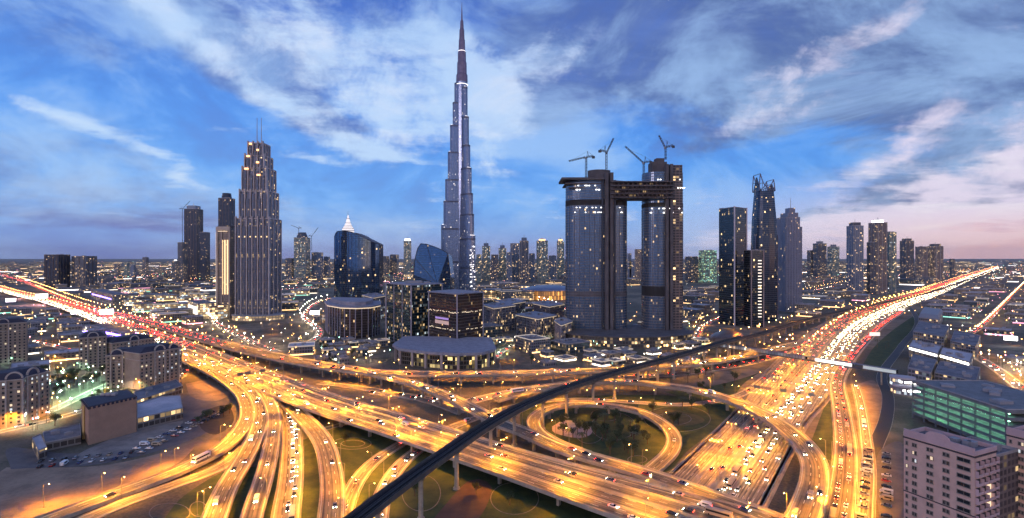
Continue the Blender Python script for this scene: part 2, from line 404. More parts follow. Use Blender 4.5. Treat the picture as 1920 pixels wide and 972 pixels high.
# ================================================================ TRAFFIC AND LAMP PROTOTYPES
def head_mat(): return glow('headlight_glow', (1, .84, .6), 60)
HEAD = head_mat(); TAIL = glow('taillight_glow', (1, .035, .02), 45)
CARCOL = [mat('car_paint_white', (.75, .75, .74), .3), mat('car_paint_silver', (.38, .39, .41), .3, .6), mat('car_paint_black', (.02, .02, .022), .25),
          mat('car_paint_red', (.3, .02, .02), .3), mat('car_paint_blue', (.03, .06, .18), .3), mat('car_paint_sand', (.42, .34, .24), .35)]
CNAME = ['white', 'silver', 'black', 'red', 'dark blue', 'sand coloured']
def car_body(mb, M=None, mi=0, gl=1):
    # side profile swept across the width, sloped bonnet, roof and boot; +Y is forward
    prof = [(-2.2, .35), (-2.25, .75), (-2.1, .98), (-1.55, 1.02), (1.0, .98), (2.05, .82), (2.25, .6), (2.2, .35)]
    cab = [(-1.75, 1.0), (-1.15, 1.45), (.25, 1.47), (1.0, .98)]
    def sweep(pr, w0, w1, mi, closed=True):
        n = len(pr)
        A = [Vector((-w0/2 if p[1] < 1.1 else -w1/2, p[0], p[1])) for p in pr]; B = [Vector((-a.x, a.y, a.z)) for a in A]
        if M: A = [M @ a for a in A]; B = [M @ a for a in B]
        for i in range(n):
            j = (i+1) % n; mb.face([A[i], B[i], B[j], A[j]], None, mi)
        mb.face(A[::-1], None, mi); mb.face(B, None, mi)
    sweep(prof, 1.82, 1.82, mi); sweep(cab, 1.66, 1.3, gl)
    r = [(-.6, -1.1, 1.46), (.6, -1.1, 1.46), (.6, .2, 1.485), (-.6, .2, 1.485)]
    mb.face([(M @ Vector(p) if M else p) for p in r], None, mi)
def car_lights(mb, M, sides=(-1, 1), head=2, tail=3, which='both'):
    for sx in sides:
        if which != 'tail': mb.box((sx*.66, 2.24, .66), (.36, .1, .2), 0, head, M)
        if which != 'head': mb.box((sx*.68, -2.26, .8), (.34, .08, .18), 0, tail, M)
def wheels_into(mb, M, mi):
    for sx in (-1, 1):
        for y in (-1.35, 1.4):
            a = Vector((sx*.70, y, .33)); b_ = Vector((sx*.93, y, .33))
            if M: a = M @ a; b_ = M @ b_
            mb.tube(a, b_, .33, n=8, mi=mi)
def car_proto(ci, lit):
    root = thing('car', 'car', 'car', (0, 0, -500))
    m1 = MB(); prof = None; car_body(m1, None, 0, 1); m1.build('body', [CARCOL[ci], GLASSD], root)
    for sx in (-1, 1):
        for y in (-1.35, 1.4):
            w = MB(); w.tube((sx*.70, y, .33), (sx*.93, y, .33), .33, n=12); wo = w.build('wheel', TYRE, root); w = MB(); w.tube((sx*.92, y, .33), (sx*.945, y, .33), .19, n=10); w.build('rim', METAL, wo)
    for sx in (-1, 1):
        w = MB(); w.box((sx*.66, 2.24, .66), (.36, .1, .2)); w.build('headlight', HEAD if lit else mat('lamp_glass', (.6, .6, .6), .1), root)
        w = MB(); w.box((sx*.68, -2.26, .8), (.34, .08, .18)); w.build('taillight', TAIL if lit else mat('red_lens', (.3, .01, .01), .2), root)
    return root
def car_mesh(ci, lit):
    m1 = MB(); car_body(m1, None, 0, 1); wheels_into(m1, None, 4); car_lights(m1, None)
    return m1.mesh('car', [CARCOL[ci], GLASSD, HEAD if lit else mat('lamp_glass', (.6, .6, .6), .1), TAIL if lit else mat('red_lens', (.3, .01, .01), .2), TYRE])
def van_mesh(ci, lit, bus):
    L, Wd, Hh = (11.4, 2.5, 3.1) if bus else (5.6, 2.0, 2.35); q = MB()
    pr = [(-L/2, .4), (-L/2, Hh), (L/2-(.5 if bus else 1.3), Hh), (L/2-.1, Hh*.5), (L/2, .9), (L/2, .4)]
    A = [Vector((-Wd/2, y, z)) for y, z in pr]; B = [Vector((Wd/2, y, z)) for y, z in pr]
    for i in range(6): j = (i+1) % 6; q.face([A[i], B[i], B[j], A[j]])
    q.face(A[::-1]); q.face(B)
    for s in (-1, 1): q.box((s*Wd/2, -.1*L*(0 if bus else 1), Hh*.68), (.06, L*(.86 if bus else .5), Hh*.28), mi=1)
    q.box((0, L/2-.22 if bus else L/2-.7, Hh*.7), (Wd*.88, .12, Hh*.3), mi=1)
    for s in (-1, 1):
        q.box((s*Wd*.36, L/2+.03, .75), (.4, .1, .22), mi=2); q.box((s*Wd*.38, -L/2-.03, .9), (.3, .1, .3), mi=3)
        for y in (-L*.3, L*.32): q.tube((s*(Wd/2-.2), y, .42), (s*(Wd/2+.02), y, .42), .42, n=8, mi=4)
    return q.mesh('bus' if bus else 'van', [CARCOL[ci], GLASSD, HEAD if lit else mat('lamp_glass', (.6, .6, .6), .1), TAIL if lit else mat('red_lens', (.3, .01, .01), .2), TYRE])
VM = {}
TRAFFIC = []     # (distance, position, heading, road phrase, lit)
def in_view(p, m=0):
    if p.y < 60: return False
    u = 960+F*p.x/p.y; v = YH-F*(p.z-H)/p.y
    return -m < u < 1920+m and v < 985+m
def traffic(fr, off, way, gap, where, s0=0, s1=1e9, jit=.5):
    s_ = s0+random.random()*gap; i = 0; L = min(s1, fr[-1][4])
    while s_ < L:
        while i < len(fr)-2 and fr[i+1][4] < s_: i += 1
        while i > 0 and fr[i][4] > s_: i -= 1
        a, b = fr[i], fr[i+1]; k = (s_-a[4])/max(1e-6, b[4]-a[4])
        W_ = a[3]*(1-k)+b[3]*k
        o = off*W_/2
        p = a[0].lerp(b[0], k)+a[2]*o+Vector((0, 0, .02)); tv = a[1]*way
        if in_view(p): TRAFFIC.append((p.length, p, math.atan2(-tv.x, tv.y), where, True))
        s_ += gap*(1-jit+2*jit*random.random())

LAMPS = []       # (distance, position, heading, type, where)
SODIUM = (1.0, .365, .015)
def spot(name, power, col, ang=150, blend=.9, size=.25):
    l = bpy.data.lights.new(name, 'SPOT'); l.energy = power; l.color = col; l.spot_size = R(ang); l.spot_blend = blend; l.shadow_soft_size = size; return l
LENS = glow('sodium_lens', (1, .5, .13), 45, light=False); LENSW = glow('white_lens', (1, .9, .75), 60, light=False)
POLEM = mat('lamp_pole_paint', (.22, .2, .17), .5, .3)
def lamp_proto(kind):
    h = 11 if kind != 'mast' else 22; root = thing('street_lamp', 'lamp', 'street lamp', (0, 0, -500))
    far = kind.endswith('far')
    arms = {'double': (1, -1), 'doublefar': (1, -1), 'mast': (1, -1)}.get(kind, (1,))
    k = 1.0 if not far else 1.3
    p = MB(); p.tube((0, 0, 0), (0, 0, h), .16*k, .09*k, 8); p.box((0, 0, .25), (.5, .5, .5)); p.build('pole', POLEM, root)
    for s in arms:
        a = MB(); a.tube((0, 0, h-.1), (s*2.2, 0, h+.6), .07*k, .05*k, 6)
        a.build('arm', POLEM, root)
        hd = MB(); hd.box((s*2.5, 0, h+.68), (1.1, .4, .16)); hd = hd.build('lamp_head', POLEM, root)
        le = MB(); le.tube((s*2.5, 0, h+.6), (s*2.5, 0, h+.28), .34*k, .16*k, 10)
        le.build('lens', LENSW if 'white' in kind else LENS, hd)
    return root
LD = {}
def put_lamps(fr, off, spacing, kind, where, power=4300, s0=0, s1=1e9, rel=True, flip=False, col=None):
    s_ = s0+spacing*.4; i = 0; L = min(s1, fr[-1][4])
    while s_ < L:
        while i < len(fr)-2 and fr[i+1][4] < s_: i += 1
        a = fr[i]; o = off*a[3]/2 if rel else off
        p = a[0]+a[2]*o; side = -1 if off > 0 else 1
        dv = a[2]*side
        if in_view(p, 60): LAMPS.append((p.length, p.copy(), math.atan2(dv.y, dv.x), kind, where, power, col))
        s_ += spacing

# ================================================================ ROADS
FR = {}
def rows_px(pts, w, z):
    out = []
    for q in pts:
        zz = q[2] if len(q) > 2 else z; ww = q[3] if len(q) > 3 else w
        p = G(q[0], q[1], zz); out.append((p.x, p.y, zz, ww))
    return out
def markings(fr, w, lanes, edge=True, extra=()):
    pm = MB()
    if edge:
        for s in (-1, 1):
            strip(pm, fr, (lambda W_, s=s: s*(W_/2-1.0)-.12), (lambda W_, s=s: s*(W_/2-1.0)+.12), .03, .03)
    for k in range(1, lanes):
        fx = -1+2*k/lanes
        dash(pm, fr, (lambda W_, fx=fx: fx*(W_/2-1.0)), .2, .03)
    return pm
SHOULD = mat('shoulder_lit_tone', (.52, .42, .28), .75, col2=(.28, .23, .16), vscale=.09)  # pale strips with the lamplit gold of road edges put into the colour
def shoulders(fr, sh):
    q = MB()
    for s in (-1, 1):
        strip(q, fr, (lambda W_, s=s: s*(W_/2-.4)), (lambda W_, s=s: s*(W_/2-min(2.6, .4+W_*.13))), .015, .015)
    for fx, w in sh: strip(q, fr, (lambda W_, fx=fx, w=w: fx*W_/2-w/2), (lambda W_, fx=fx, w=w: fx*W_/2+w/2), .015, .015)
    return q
def flyover(key, label, rows, lanes, piers=32, thick=1.7, surf=None, par=.95, pier_h=True, sh=()):
    rows = smooth_path(rows, 7); fr = frames(rows); FR[key] = fr; ROADS.append(rows)
    mid = rows[len(rows)//2]; root = thing('flyover', label, 'flyover', (mid[0], mid[1], 0), 0, 'flyovers of the interchange')
    hw = lambda k, d=0: (lambda W_: k*(W_/2+d))
    dk = MB()
    for a, b in (((1, .0, 0), (1, .0, -1.0)), ((1, 0, -1.0), (.72, 0, -thick)), ((.72, 0, -thick), (-.72, 0, -thick)), ((-.72, 0, -thick), (-1, 0, -1.0)), ((-1, 0, -1.0), (-1, 0, 0))):
        strip(dk, fr, hw(a[0]), hw(b[0]), a[2], b[2])
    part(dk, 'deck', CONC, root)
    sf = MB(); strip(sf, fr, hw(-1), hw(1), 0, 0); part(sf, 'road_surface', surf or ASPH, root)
    part(shoulders(fr, sh), 'lit_tone_shoulder', SHOULD, root)
    for s in (-1, 1):
        q = MB()
        off = [(lambda W_, s=s: s*(W_/2+.02)), (lambda W_, s=s: s*(W_/2+.02)), (lambda W_, s=s: s*(W_/2-.32)), (lambda W_, s=s: s*(W_/2-.45))]
        zs = [-.3, par, par, .01]
        for i in range(3): strip(q, fr, off[i], off[i+1], zs[i], zs[i+1])
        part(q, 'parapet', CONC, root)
    part(markings(fr, 0, lanes), 'lane_marking', PAINT, root)
    if piers:
        s_ = piers*.5; i = 0; n = 0
        while s_ < fr[-1][4] and n < 90:
            while i < len(fr)-2 and fr[i+1][4] < s_: i += 1
            p, t_, nn, W_, _ = fr[i]
            if p.z > 3.2 and in_view(p, 80) and p.length < 1400:
                q = MB(); z1 = p.z-thick; rz = math.atan2(nn.y, nn.x)
                q.box((p.x, p.y, z1-.55), (W_*.74, 1.7, 1.1), rz)
                for o in ([0] if W_ < 16 else ([-.25, .25] if W_ < 30 else [-.3, 0, .3])):
                    c_ = p+nn*(o*W_); q.box((c_.x, c_.y, (z1-1)/2), (1.9, 1.4, z1-1), rz)
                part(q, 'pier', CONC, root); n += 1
            s_ += piers
    return fr
def ground_road(key, rows, lanes, z=.1, surf=None, kerb=True, name='road', edge=True, sh=()):
    rows = smooth_path(rows, 9); rows = [(r[0], r[1], max(z, r[2]), r[3]) for r in rows]; fr = frames(rows); FR[key] = fr; ROADS.append(rows)
    sf = MB(); strip(sf, fr, -1, 1, 0, 0, rel=True)
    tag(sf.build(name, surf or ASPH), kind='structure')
    if edge: tag(shoulders(fr, sh).build('lit_tone_shoulder', SHOULD), kind='structure')
    if kerb:
        q = MB()
        for s in (-1, 1):
            for a, b in (((.0, -.1), (.0, .16)), ((.0, .16), (.35, .16)), ((.35, .16), (.35, -.1))):
                strip(q, fr, (lambda W_, s=s, a=a: s*(W_/2+a[0])), (lambda W_, s=s, b=b: s*(W_/2+b[0])), a[1], b[1])
        tag(q.build('kerb', CONC), kind='structure')
    tag(markings(fr, 0, lanes, edge).build('road_marking', PAINT), kind='structure')
    return fr
def barrier(key, fx, h=.9, w=.6, name='median_barrier', s0=None, s1=None, m=None, label=None):
    fr = FR[key]; q = MB()
    for a, b in (((-w/2, 0), (-w*.2, h)), ((-w*.2, h), (w*.2, h)), ((w*.2, h), (w/2, 0))):
        strip(q, fr, (lambda W_, a=a: fx*W_/2+a[0]), (lambda W_, b=b: fx*W_/2+b[0]), a[1], b[1], s0=s0, s1=s1)
    return tag(q.build(name, m or CONC), label or 'pale concrete barrier between the lanes', 'barrier')

# main wide flyover A, from the far left to the near right
A = [(-5200, 4800, 1, 46), (-3000, 2850, 1, 46), (-1728, 1765, 2, 46), (-1196, 1335, 4, 46), (-740, 935, 6, 44), (-424, 650, 8, 42), (-290, 527, 8, 38), (-158, 406, 8, 36), (-78, 343, 8, 35), (0, 280, 8, 35), (56, 237, 8, 41), (110, 197, 8, 44), (200, 130, 8, 46)]
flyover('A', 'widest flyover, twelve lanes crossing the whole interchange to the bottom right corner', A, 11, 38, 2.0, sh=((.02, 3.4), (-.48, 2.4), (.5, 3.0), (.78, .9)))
barrier('A', 0.02, label='pale concrete barrier down the middle of the widest flyover')
barrier('A', -.48, .5, .5, label='low kerb barrier along the near lanes of the widest flyover')
barrier('A', .5, .5, .5, label='low kerb barrier along the far lanes of the widest flyover')
B = [(-4200, 4150, 1, 24), (-2300, 2420, 1.5, 24)]+[(p.x, p.y, z, 24) for p, z in ((G(150, 571, 3), 3), (G(235, 592, 6), 6), (G(300, 610, 9.5), 9.5), (G(411, 643, 10), 10), (G(522, 670, 10), 10))]+[(G(622, 688, 10).x, G(622, 688, 10).y, 10, 22)]
B1 = B+rows_px([(700, 698), (790, 701), (900, 701), (1050, 697), (1200, 691), (1330, 679, 8), (1420, 663, 5), (1500, 643, 1.2)], 16, 10)
B1 = [r if i < 8 else (*r[:3], 16 if i > 9 else 19) for i, r in enumerate(B1)]
flyover('B', 'long rear flyover running in front of the glass office blocks and curving to the right', B1, 4, 30)
flyover('B2', 'curved flyover branching off the rear one and passing under the railway viaduct', rows_px([(590, 682), (650, 692), (716, 705), (784, 722), (835, 742), (886, 766), (934, 792, 9.6), (985, 811, 9), (1033, 833, 8.6), (1080, 850, 8.4), (1150, 870, 8.3), (1227, 893, 8.2), (1327, 929, 8.2), (1427, 965, 8.2), (1540, 1012, 8.2)], 12, 9.8), 3, 30)
flyover('E', 'large curved ramp sweeping over the highway at the right', rows_px([(930, 749, 5), (980, 735, 8), (1030, 726), (1100, 717), (1173, 716), (1247, 723), (1310, 733), (1377, 753), (1443, 783), (1493, 820), (1523, 860), (1528, 900), (1517, 943), (1500, 985), (1480, 1030)], 13.5, 9), 3, 34)
flyover('L', 'tight loop ramp circling the lawn with the pink paved plaza', rows_px([(1205, 895, .8), (1232, 873, 1.2), (1257, 848, 2), (1264, 822, 3), (1246, 797, 4), (1205, 774, 5), (1142, 761, 6), (1080, 758, 7), (1030, 766, 7.5), (1002, 785, 8), (1008, 808, 8.1), (1045, 832, 8.1), (1100, 853, 8.15)], 9.5, 5), 2, 26)
flyover('P1', 'outermost curved ramp at lower left, bending away from the wide flyover', rows_px([(250, 632, 8), (310, 657, 8), (347, 675, 8), (390, 695, 7.5), (430, 718, 7), (457, 745, 6), (465, 775, 5), (452, 806, 4), (420, 838, 3), (370, 866, 2.4), (310, 893, 2), (240, 918, 1.5), (160, 948, 1.2), (60, 985, 1)], 11, 5), 3, 30)
flyover('P2', 'second curved ramp from the left at lower left, ending at the bottom edge', rows_px([(330, 659, 8.05), (372, 680, 8.05), (425, 704, 7.6), (468, 730, 7), (487, 758, 6), (488, 790, 5), (476, 825, 4.5), (455, 865, 4), (425, 915, 3.6), (402, 972, 3.4), (390, 1010, 3.4)], 11, 5), 3, 28)
flyover('P3', 'third curved ramp from the left at lower left, running beside the second', rows_px([(400, 684, 8.1), (450, 704, 8), (490, 732, 7.4), (510, 765, 6.6), (514, 800, 6), (507, 845, 5.4), (495, 895, 5), (476, 955, 4.8), (462, 1010, 4.8)], 9.5, 5), 2, 28)
flyover('P5', 'dark curved ramp right of the road with the oncoming headlights', rows_px([(535, 752, 3), (566, 782, 4.5), (592, 808, 5), (610, 838, 5), (620, 880, 5), (624, 925, 5), (620, 985, 5), (618, 1030, 5)], 12, 5), 3, 28)
ground_road('P4', rows_px([(440, 680), (480, 705), (512, 735), (532, 765), (545, 800), (547, 850), (545, 900), (537, 960), (532, 1020)], 12.5, .15), 3, .15, ASPH2)
ground_road('P1b', rows_px([(462, 835), (435, 862), (400, 882), (330, 908), (240, 940), (150, 978), (60, 1015)], 10, .12), 2, .12, ASPH2)
ground_road('P6a', rows_px([(800, 805), (760, 828), (715, 855), (682, 885), (660, 920), (646, 960), (640, 1015)], 8.5, .14), 2, .14, ASPH2)
ground_road('P6b', rows_px([(850, 800), (800, 832), (757, 866), (728, 905), (712, 950), (706, 1015)], 9, .16), 2, .16, ASPH2)
ground_road('Q', rows_px([(735, 770), (700, 781), (650, 793), (604, 806)], 6.5, .13), 1, .13, ASPH2)
ground_road('F1', rows_px([(700, 735), (780, 745), (850, 758), (900, 748), (960, 735), (1060, 719), (1150, 709), (1250, 703), (1340, 692), (1430, 674), (1500, 648)], 15, .18), 3, .18, ASPH2)
ground_road('F2', rows_px([(850, 800), (905, 780), (985, 757), (1080, 749), (1180, 754), (1270, 759), (1345, 752), (1400, 735), (1440, 705)], 8.5, .2), 2, .2, ASPH2)
ground_road('F3', rows_px([(600, 718), (680, 728), (760, 742), (820, 757), (868, 775)], 11, .22), 2, .22, ASPH2)
# the great highway G at ground level
Gp = [(-20, 100, .1, 50), (30, 166, .1, 50), (105, 266, .1, 50), (190, 380, .1, 50), (238, 444, .1, 60), (350, 592, .1, 74), (500, 790, .1, 76), (665, 985, .1, 80), (1000, 1335, .1, 84), (1392, 1719, .1, 90), (2765, 3113, .1, 104), (6420, 6776, .1, 120), (12000, 12600, .1, 120)]
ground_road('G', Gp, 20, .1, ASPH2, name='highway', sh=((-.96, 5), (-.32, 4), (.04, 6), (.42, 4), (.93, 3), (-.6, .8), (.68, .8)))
for fx, nm in ((-.32, 'left'), (.04, 'middle'), (.42, 'right')):
    barrier('G', fx, .8, 1.6 if nm != 'middle' else 2.6, label='%s concrete median strip along the great highway' % nm)
ground_road('J', rows_px([(1690, 585), (1655, 608), (1622, 640), (1590, 678), (1571, 715), (1577, 763), (1584, 814), (1586, 857), (1581, 920), (1568, 1000)], 13, .24), 3, .24, ASPH)
ground_road('K', rows_px([(1604, 722), (1614, 760), (1623, 820), (1628, 880), (1624, 950), (1620, 1010)], 7, .15), 2, .15, ASPH2)
ground_road('Cn', rows_px([(1690, 560), (1720, 600), (1690, 650), (1655, 700), (1665, 745), (1660, 790), (1640, 838)], 8, .13), 1, .13, mat('dark_track', (.035, .03, .03), .6, var=.3), edge=False)
# streets on the right and left flats, and behind the offices
ground_road('S1', rows_px([(1930, 520), (1890, 560), (1840, 610), (1800, 640), (1880, 700), (1935, 745)], 12, .12), 2, .12)
ground_road('S2', rows_px([(-10, 812), (60, 796), (150, 772), (260, 735), (330, 712), (352, 690)], 9, .12), 2, .12)
ground_road('S3', rows_px([(560, 655), (600, 622), (570, 590), (620, 560), (760, 548), (900, 556)], 12, .12), 2, .12)
ground_road('S4', rows_px([(520, 660), (470, 640), (400, 600), (420, 570), (560, 540), (760, 530)], 12, .13), 2, .13)
ground_road('S5', rows_px([(925, 672), (960, 650), (1040, 640), (1080, 610), (1060, 580), (1000, 560)], 10, .12), 2, .12)
ground_road('S6', rows_px([(1300, 640), (1340, 600), (1460, 560), (1600, 530), (1700, 515)], 12, .12), 2, .12)
ground_road('S7', rows_px([(-10, 640), (60, 640), (160, 660), (210, 640), (280, 620)], 9, .12), 2, .12)
ground_road('S8', rows_px([(-30, 525), (200, 512), (420, 508), (700, 506)], 30, .12), 4, .12)

# ---- the railway viaduct
def viaduct(key, label, rows, piers=30, w0=None):
    rows = smooth_path(rows, 6); fr = frames(rows); FR[key] = fr; ROADS.append(rows)
    mid = rows[len(rows)//2]; root = thing('railway_viaduct', label, 'viaduct', (mid[0], mid[1], 0))
    dk = MB(); hw = lambda k: (lambda W_: k*W_/2)
    pr = [(1, .0), (1.0, -.9), (.5, -2.6), (-.5, -2.6), (-1.0, -.9), (-1, 0)]
    for a, b in zip(pr, pr[1:]): strip(dk, fr, hw(a[0]), hw(b[0]), a[1], b[1])
    part(dk, 'deck', CONC, root)
    sf = MB(); strip(sf, fr, hw(-1), hw(1), 0, 0); part(sf, 'track_bed', mat('track_bed_dark', (.012, .011, .012), .8, var=.3), root)
    for s in (-1, 1):
        q = MB()
        for a, b in (((1.0, -1.0), (1.04, 1.5)), ((1.04, 1.5), (.97, 1.5)), ((.97, 1.5), (.95, 0))):
            strip(q, fr, (lambda W_, s=s, a=a: s*a[0]*W_/2), (lambda W_, s=s, b=b: s*b[0]*W_/2), a[1], b[1])
        part(q, 'parapet', mat('viaduct_wall', (.12, .105, .09), .75, var=.35, vscale=.3), root)
        for r_ in (-.75, .75):
            q = MB(); o = s*2.2+r_
            strip(q, fr, o-.08, o+.08, .22, .22); strip(q, fr, o+.08, o+.08, .22, 0); part(q, 'rail', mat('rail_steel', (.12, .11, .11), .5, .5), root)
    q = MB(); strip(q, fr, -.5, .5, .55, .55); strip(q, fr, -.5, -.5, 0, .55); strip(q, fr, .5, .5, .55, 0)
    part(q, 'walkway', mat('walkway_grey', (.035, .034, .036), .8), root)
    s_ = piers*.4; i = 0
    while s_ < fr[-1][4]:
        while i < len(fr)-2 and fr[i+1][4] < s_: i += 1
        p, t_, nn, W_, _ = fr[i]
        if in_view(p, 80) and p.length < 1800:
            q = MB(); z1 = p.z-2.6
            c_ = (p.x, p.y); q.tube((p.x, p.y, 0), (p.x, p.y, z1-1.6), 1.15, 1.0, 14); q.tube((p.x, p.y, z1-1.6), (p.x, p.y, z1+.05), 1.0, 2.6, 14); q.tube((p.x, p.y, 0), (p.x, p.y, .9), 1.9, 1.7, 14)
            part(q, 'pier', CONC, root, smooth=False)
        s_ += piers
    return fr
viaduct('M', 'dark railway viaduct crossing diagonally high above the flyovers', rows_px([(560, 1060), (672, 972), (760, 905), (845, 845), (920, 795), (1000, 753), (1080, 722), (1160, 697), (1240, 676), (1310, 656), (1352, 643), (1395, 632)], 7.6, 22), 34)
viaduct('M2', 'railway viaduct running along the left side of the highway into the distance', rows_px([(1370, 638, 20), (1420, 628, 15), (1500, 603, 11), (1560, 588, 10), (1640, 571, 10), (1740, 549, 10), (1830, 519, 10), (1866, 504, 10)], 7, 10), 40)

ground_road('S9', rows_px([(92, 772), (150, 745), (200, 722), (245, 704)], 9, .14), 2, .14)
# ---- lamps along the roads
put_lamps(FR['A'], -.97, 40, 'single', 'on the near edge of the widest flyover', s0=3000, power=6500)
put_lamps(FR['A'], .02, 44, 'double', 'on the middle barrier of the widest flyover', s0=1500, power=12000)
put_lamps(FR['B'], .97, 38, 'single', 'on the far edge of the rear flyover', s0=1800, power=6000)
put_lamps(FR['B'], -.97, 44, 'single', 'on the near edge of the rear flyover', s0=3200)
put_lamps(FR['B2'], .95, 40, 'single', 'on the far edge of the curved branch flyover')
put_lamps(FR['E'], .95, 36, 'single', 'on the outer edge of the large curved ramp')
put_lamps(FR['L'], .95, 36, 'single', 'on the edge of the tight loop ramp')
put_lamps(FR['P1'], -.95, 38, 'single', 'on the outer edge of the outermost lower left ramp')
put_lamps(FR['P2'], -.95, 38, 'single', 'on the edge of the second lower left ramp')
put_lamps(FR['P3'], .95, 38, 'single', 'on the edge of the third lower left ramp')
put_lamps(FR['P4'], 1.05, 34, 'single', 'beside the lower left road with oncoming headlights')
put_lamps(FR['P5'], .95, 36, 'single', 'on the edge of the dark curved ramp')
put_lamps(FR['P6a'], 1.1, 34, 'single', 'beside the golden slip road under the viaduct')
put_lamps(FR['P6b'], -1.1, 38, 'single', 'beside the near slip road under the viaduct')
put_lamps(FR['P1b'], -1.1, 36, 'single', 'beside the slip road at lower left')
put_lamps(FR['Q'], -1.1, 14, 'single', 'beside the short golden slip road', power=2500)
put_lamps(FR['F1'], 1.05, 36, 'single', 'beside the ground road behind the loop')
put_lamps(FR['F2'], -1.05, 36, 'single', 'beside the narrow road behind the loop')
put_lamps(FR['F3'], 1.05, 36, 'single', 'beside the road between the two flyovers')
put_lamps(FR['G'], -.32, 46, 'double', 'on the left median of the great highway', power=7500, s0=230, s1=2500)
put_lamps(FR['G'], .42, 46, 'double', 'on the right median of the great highway', power=7500, s0=230, s1=2500)
put_lamps(FR['G'], .04, 60, 'mast', 'on the middle median of the great highway', power=9000, s0=200, s1=2500)
put_lamps(FR['G'], -.3, 90, 'doublefar', 'on the far stretch of the great highway', power=26000, s0=2500, s1=9000)
put_lamps(FR['G'], .4, 90, 'doublefar', 'on the far stretch of the great highway', power=26000, s0=2500, s1=9000)
put_lamps(FR['J'], -1.05, 42, 'single', 'beside the road with red tail lights')
put_lamps(FR['K'], -1.1, 30, 'single', 'beside the narrow road at the right', power=4500)
put_lamps(FR['S1'], 1.1, 40, 'single', 'beside the street on the right flats')
put_lamps(FR['S2'], 1.1, 34, 'single', 'beside the street by the arched apartment blocks', power=4500)
put_lamps(FR['S3'], 1.1, 50, 'white', 'beside the street behind the curved glass tower', power=6000)
put_lamps(FR['S4'], 1.1, 50, 'white', 'beside the street below the fluted tower', power=9000)
put_lamps(FR['S5'], 1.1, 40, 'white', 'beside the street left of the bridged towers', power=4000)
put_lamps(FR['S6'], 1.1, 60, 'single', 'beside the street behind the slab tower', power=7000)
put_lamps(FR['S7'], 1.1, 50, 'single', 'beside the street on the left flats', power=7000)
put_lamps(FR['S9'], 1.1, 17, 'white', 'beside the green-lit street among the arched blocks', power=3500, col=(.5, 1, .62))
for k, (key, s_) in enumerate((('P4', 70), ('P2', 215), ('A', 6590), ('B', 5600), ('G', 420), ('G', 860))):
    fr = FR[key]; q_ = min(fr, key=lambda r: abs(r[4]-s_)); p, t_, nn, W_, _ = q_
    rt = thing('sign_gantry', 'steel sign gantry with blank-backed boards %s' % ('over the queue of oncoming headlights', 'over the second lower left ramp', 'over the widest flyover', 'over the rear flyover', 'over the near stretch of the great highway', 'over the highway beyond the footbridge')[k], 'sign gantry', (p.x, p.y, p.z), math.atan2(nn.y, nn.x))
    for s in (-1, 1):
        q = MB(); q.box((s*(W_/2+.4), 0, 3.4), (.4, .5, 7)); q.build('post', POLEM, rt)
    q = MB(); q.box((0, .3, 6.9), (W_+1.2, .2, .25)); q.box((0, -.3, 6.9), (W_+1.2, .2, .25)); q.box((0, .3, 7.9), (W_+1.2, .2, .25)); q.box((0, -.3, 7.9), (W_+1.2, .2, .25))
    for i in range(int(W_/1.5)): q.bar((-W_/2+i*1.5, .3, 6.9), (-W_/2+i*1.5+.75, .3, 7.9), .1); q.bar((-W_/2+i*1.5+.75, -.3, 7.9), (-W_/2+i*1.5+1.5, -.3, 6.9), .1)
    q.build('truss', POLEM, rt)
    for f in ((-.5, .0, .5) if W_ > 25 else (0,)):
        q = MB(); q.box((f*W_*.7, .6, 7.6), (4.6, .14, 2.6)); q.build('board', mat('sign_back', (.12, .16, .2), .5), rt)
for px, py in ((82, 930), (302, 862), (370, 945), (425, 560+250)): 
    p = G(px, py+22, 0); LAMPS.append((p.length, p, 0, 'single', 'standing on the open sand lot', 5000, None))
# the red viaduct-side lamp row
put_lamps(FR['M2'], 1.5, 44, 'single', 'beside the railway along the highway', power=7000, s0=30, s1=1500)

LAMPS.sort(key=lambda q: q[0])
protos = {k: lamp_proto(k) for k in ('single', 'double', 'mast', 'doublefar', 'white')}
used = set(); NIND = 285
def light_for(kind, power, col, n):
    key = (kind, power, col)
    if key not in LD: LD[key] = spot('lamp_light', power*4.0, col or ((1, .84, .62) if kind == 'white' else SODIUM), 160)
    return LD[key]
far_lamp = MB()
def far_lamp_at(mb, p, w, h=11, r=.55, mi=1):
    mb.tube(p, p+Vector((0, 0, h)), .22, .12, 5); mb.tube(p+Vector((0, 0, h-.2)), p+Vector((0, 0, h+.7)), r, r*.5, 6, mi=mi)
for n, (dist, p, rz, kind, where, power, col) in enumerate(LAMPS):
    z = Vector((0, 0, -.05)); h = 22 if kind == 'mast' else 11
    if n < NIND:
        pr = protos[kind]
        lab = '%s street lamp with %s glowing head %s' % ({'double': 'two-armed', 'doublefar': 'two-armed', 'mast': 'tall two-armed', 'single': 'single-armed', 'white': 'single-armed'}[kind], 'a white' if kind == 'white' else 'an orange', where)
        if kind not in used: used.add(kind); o = pr; o.location = p+z; o.rotation_euler = (0, 0, rz); o['label'] = lab; o['group'] = 'street lamps '+where
        else: o = copy_thing(pr, p+z, rz, lab, 'street lamps '+where)
        lo = bpy.data.objects.new('lamp_light', light_for(kind, power, col, 1)); COL.objects.link(lo); lo.parent = o; lo.location = (1.2 if kind in ('single', 'white') else 0, 0, h+.2)
    else:
        far_lamp_at(far_lamp, p, 0, h, .6, 2 if kind == 'white' else 1)
        if p.length < 9000:
            lo = bpy.data.objects.new('lamp_light', light_for(kind, power, col, 1)); COL.objects.link(lo); lo.location = p+Vector((0, 0, h+1))
for k, pr in protos.items():
    if k not in used:
        for ch in list(pr.children_recursive): bpy.data.objects.remove(ch)
        bpy.data.objects.remove(pr)
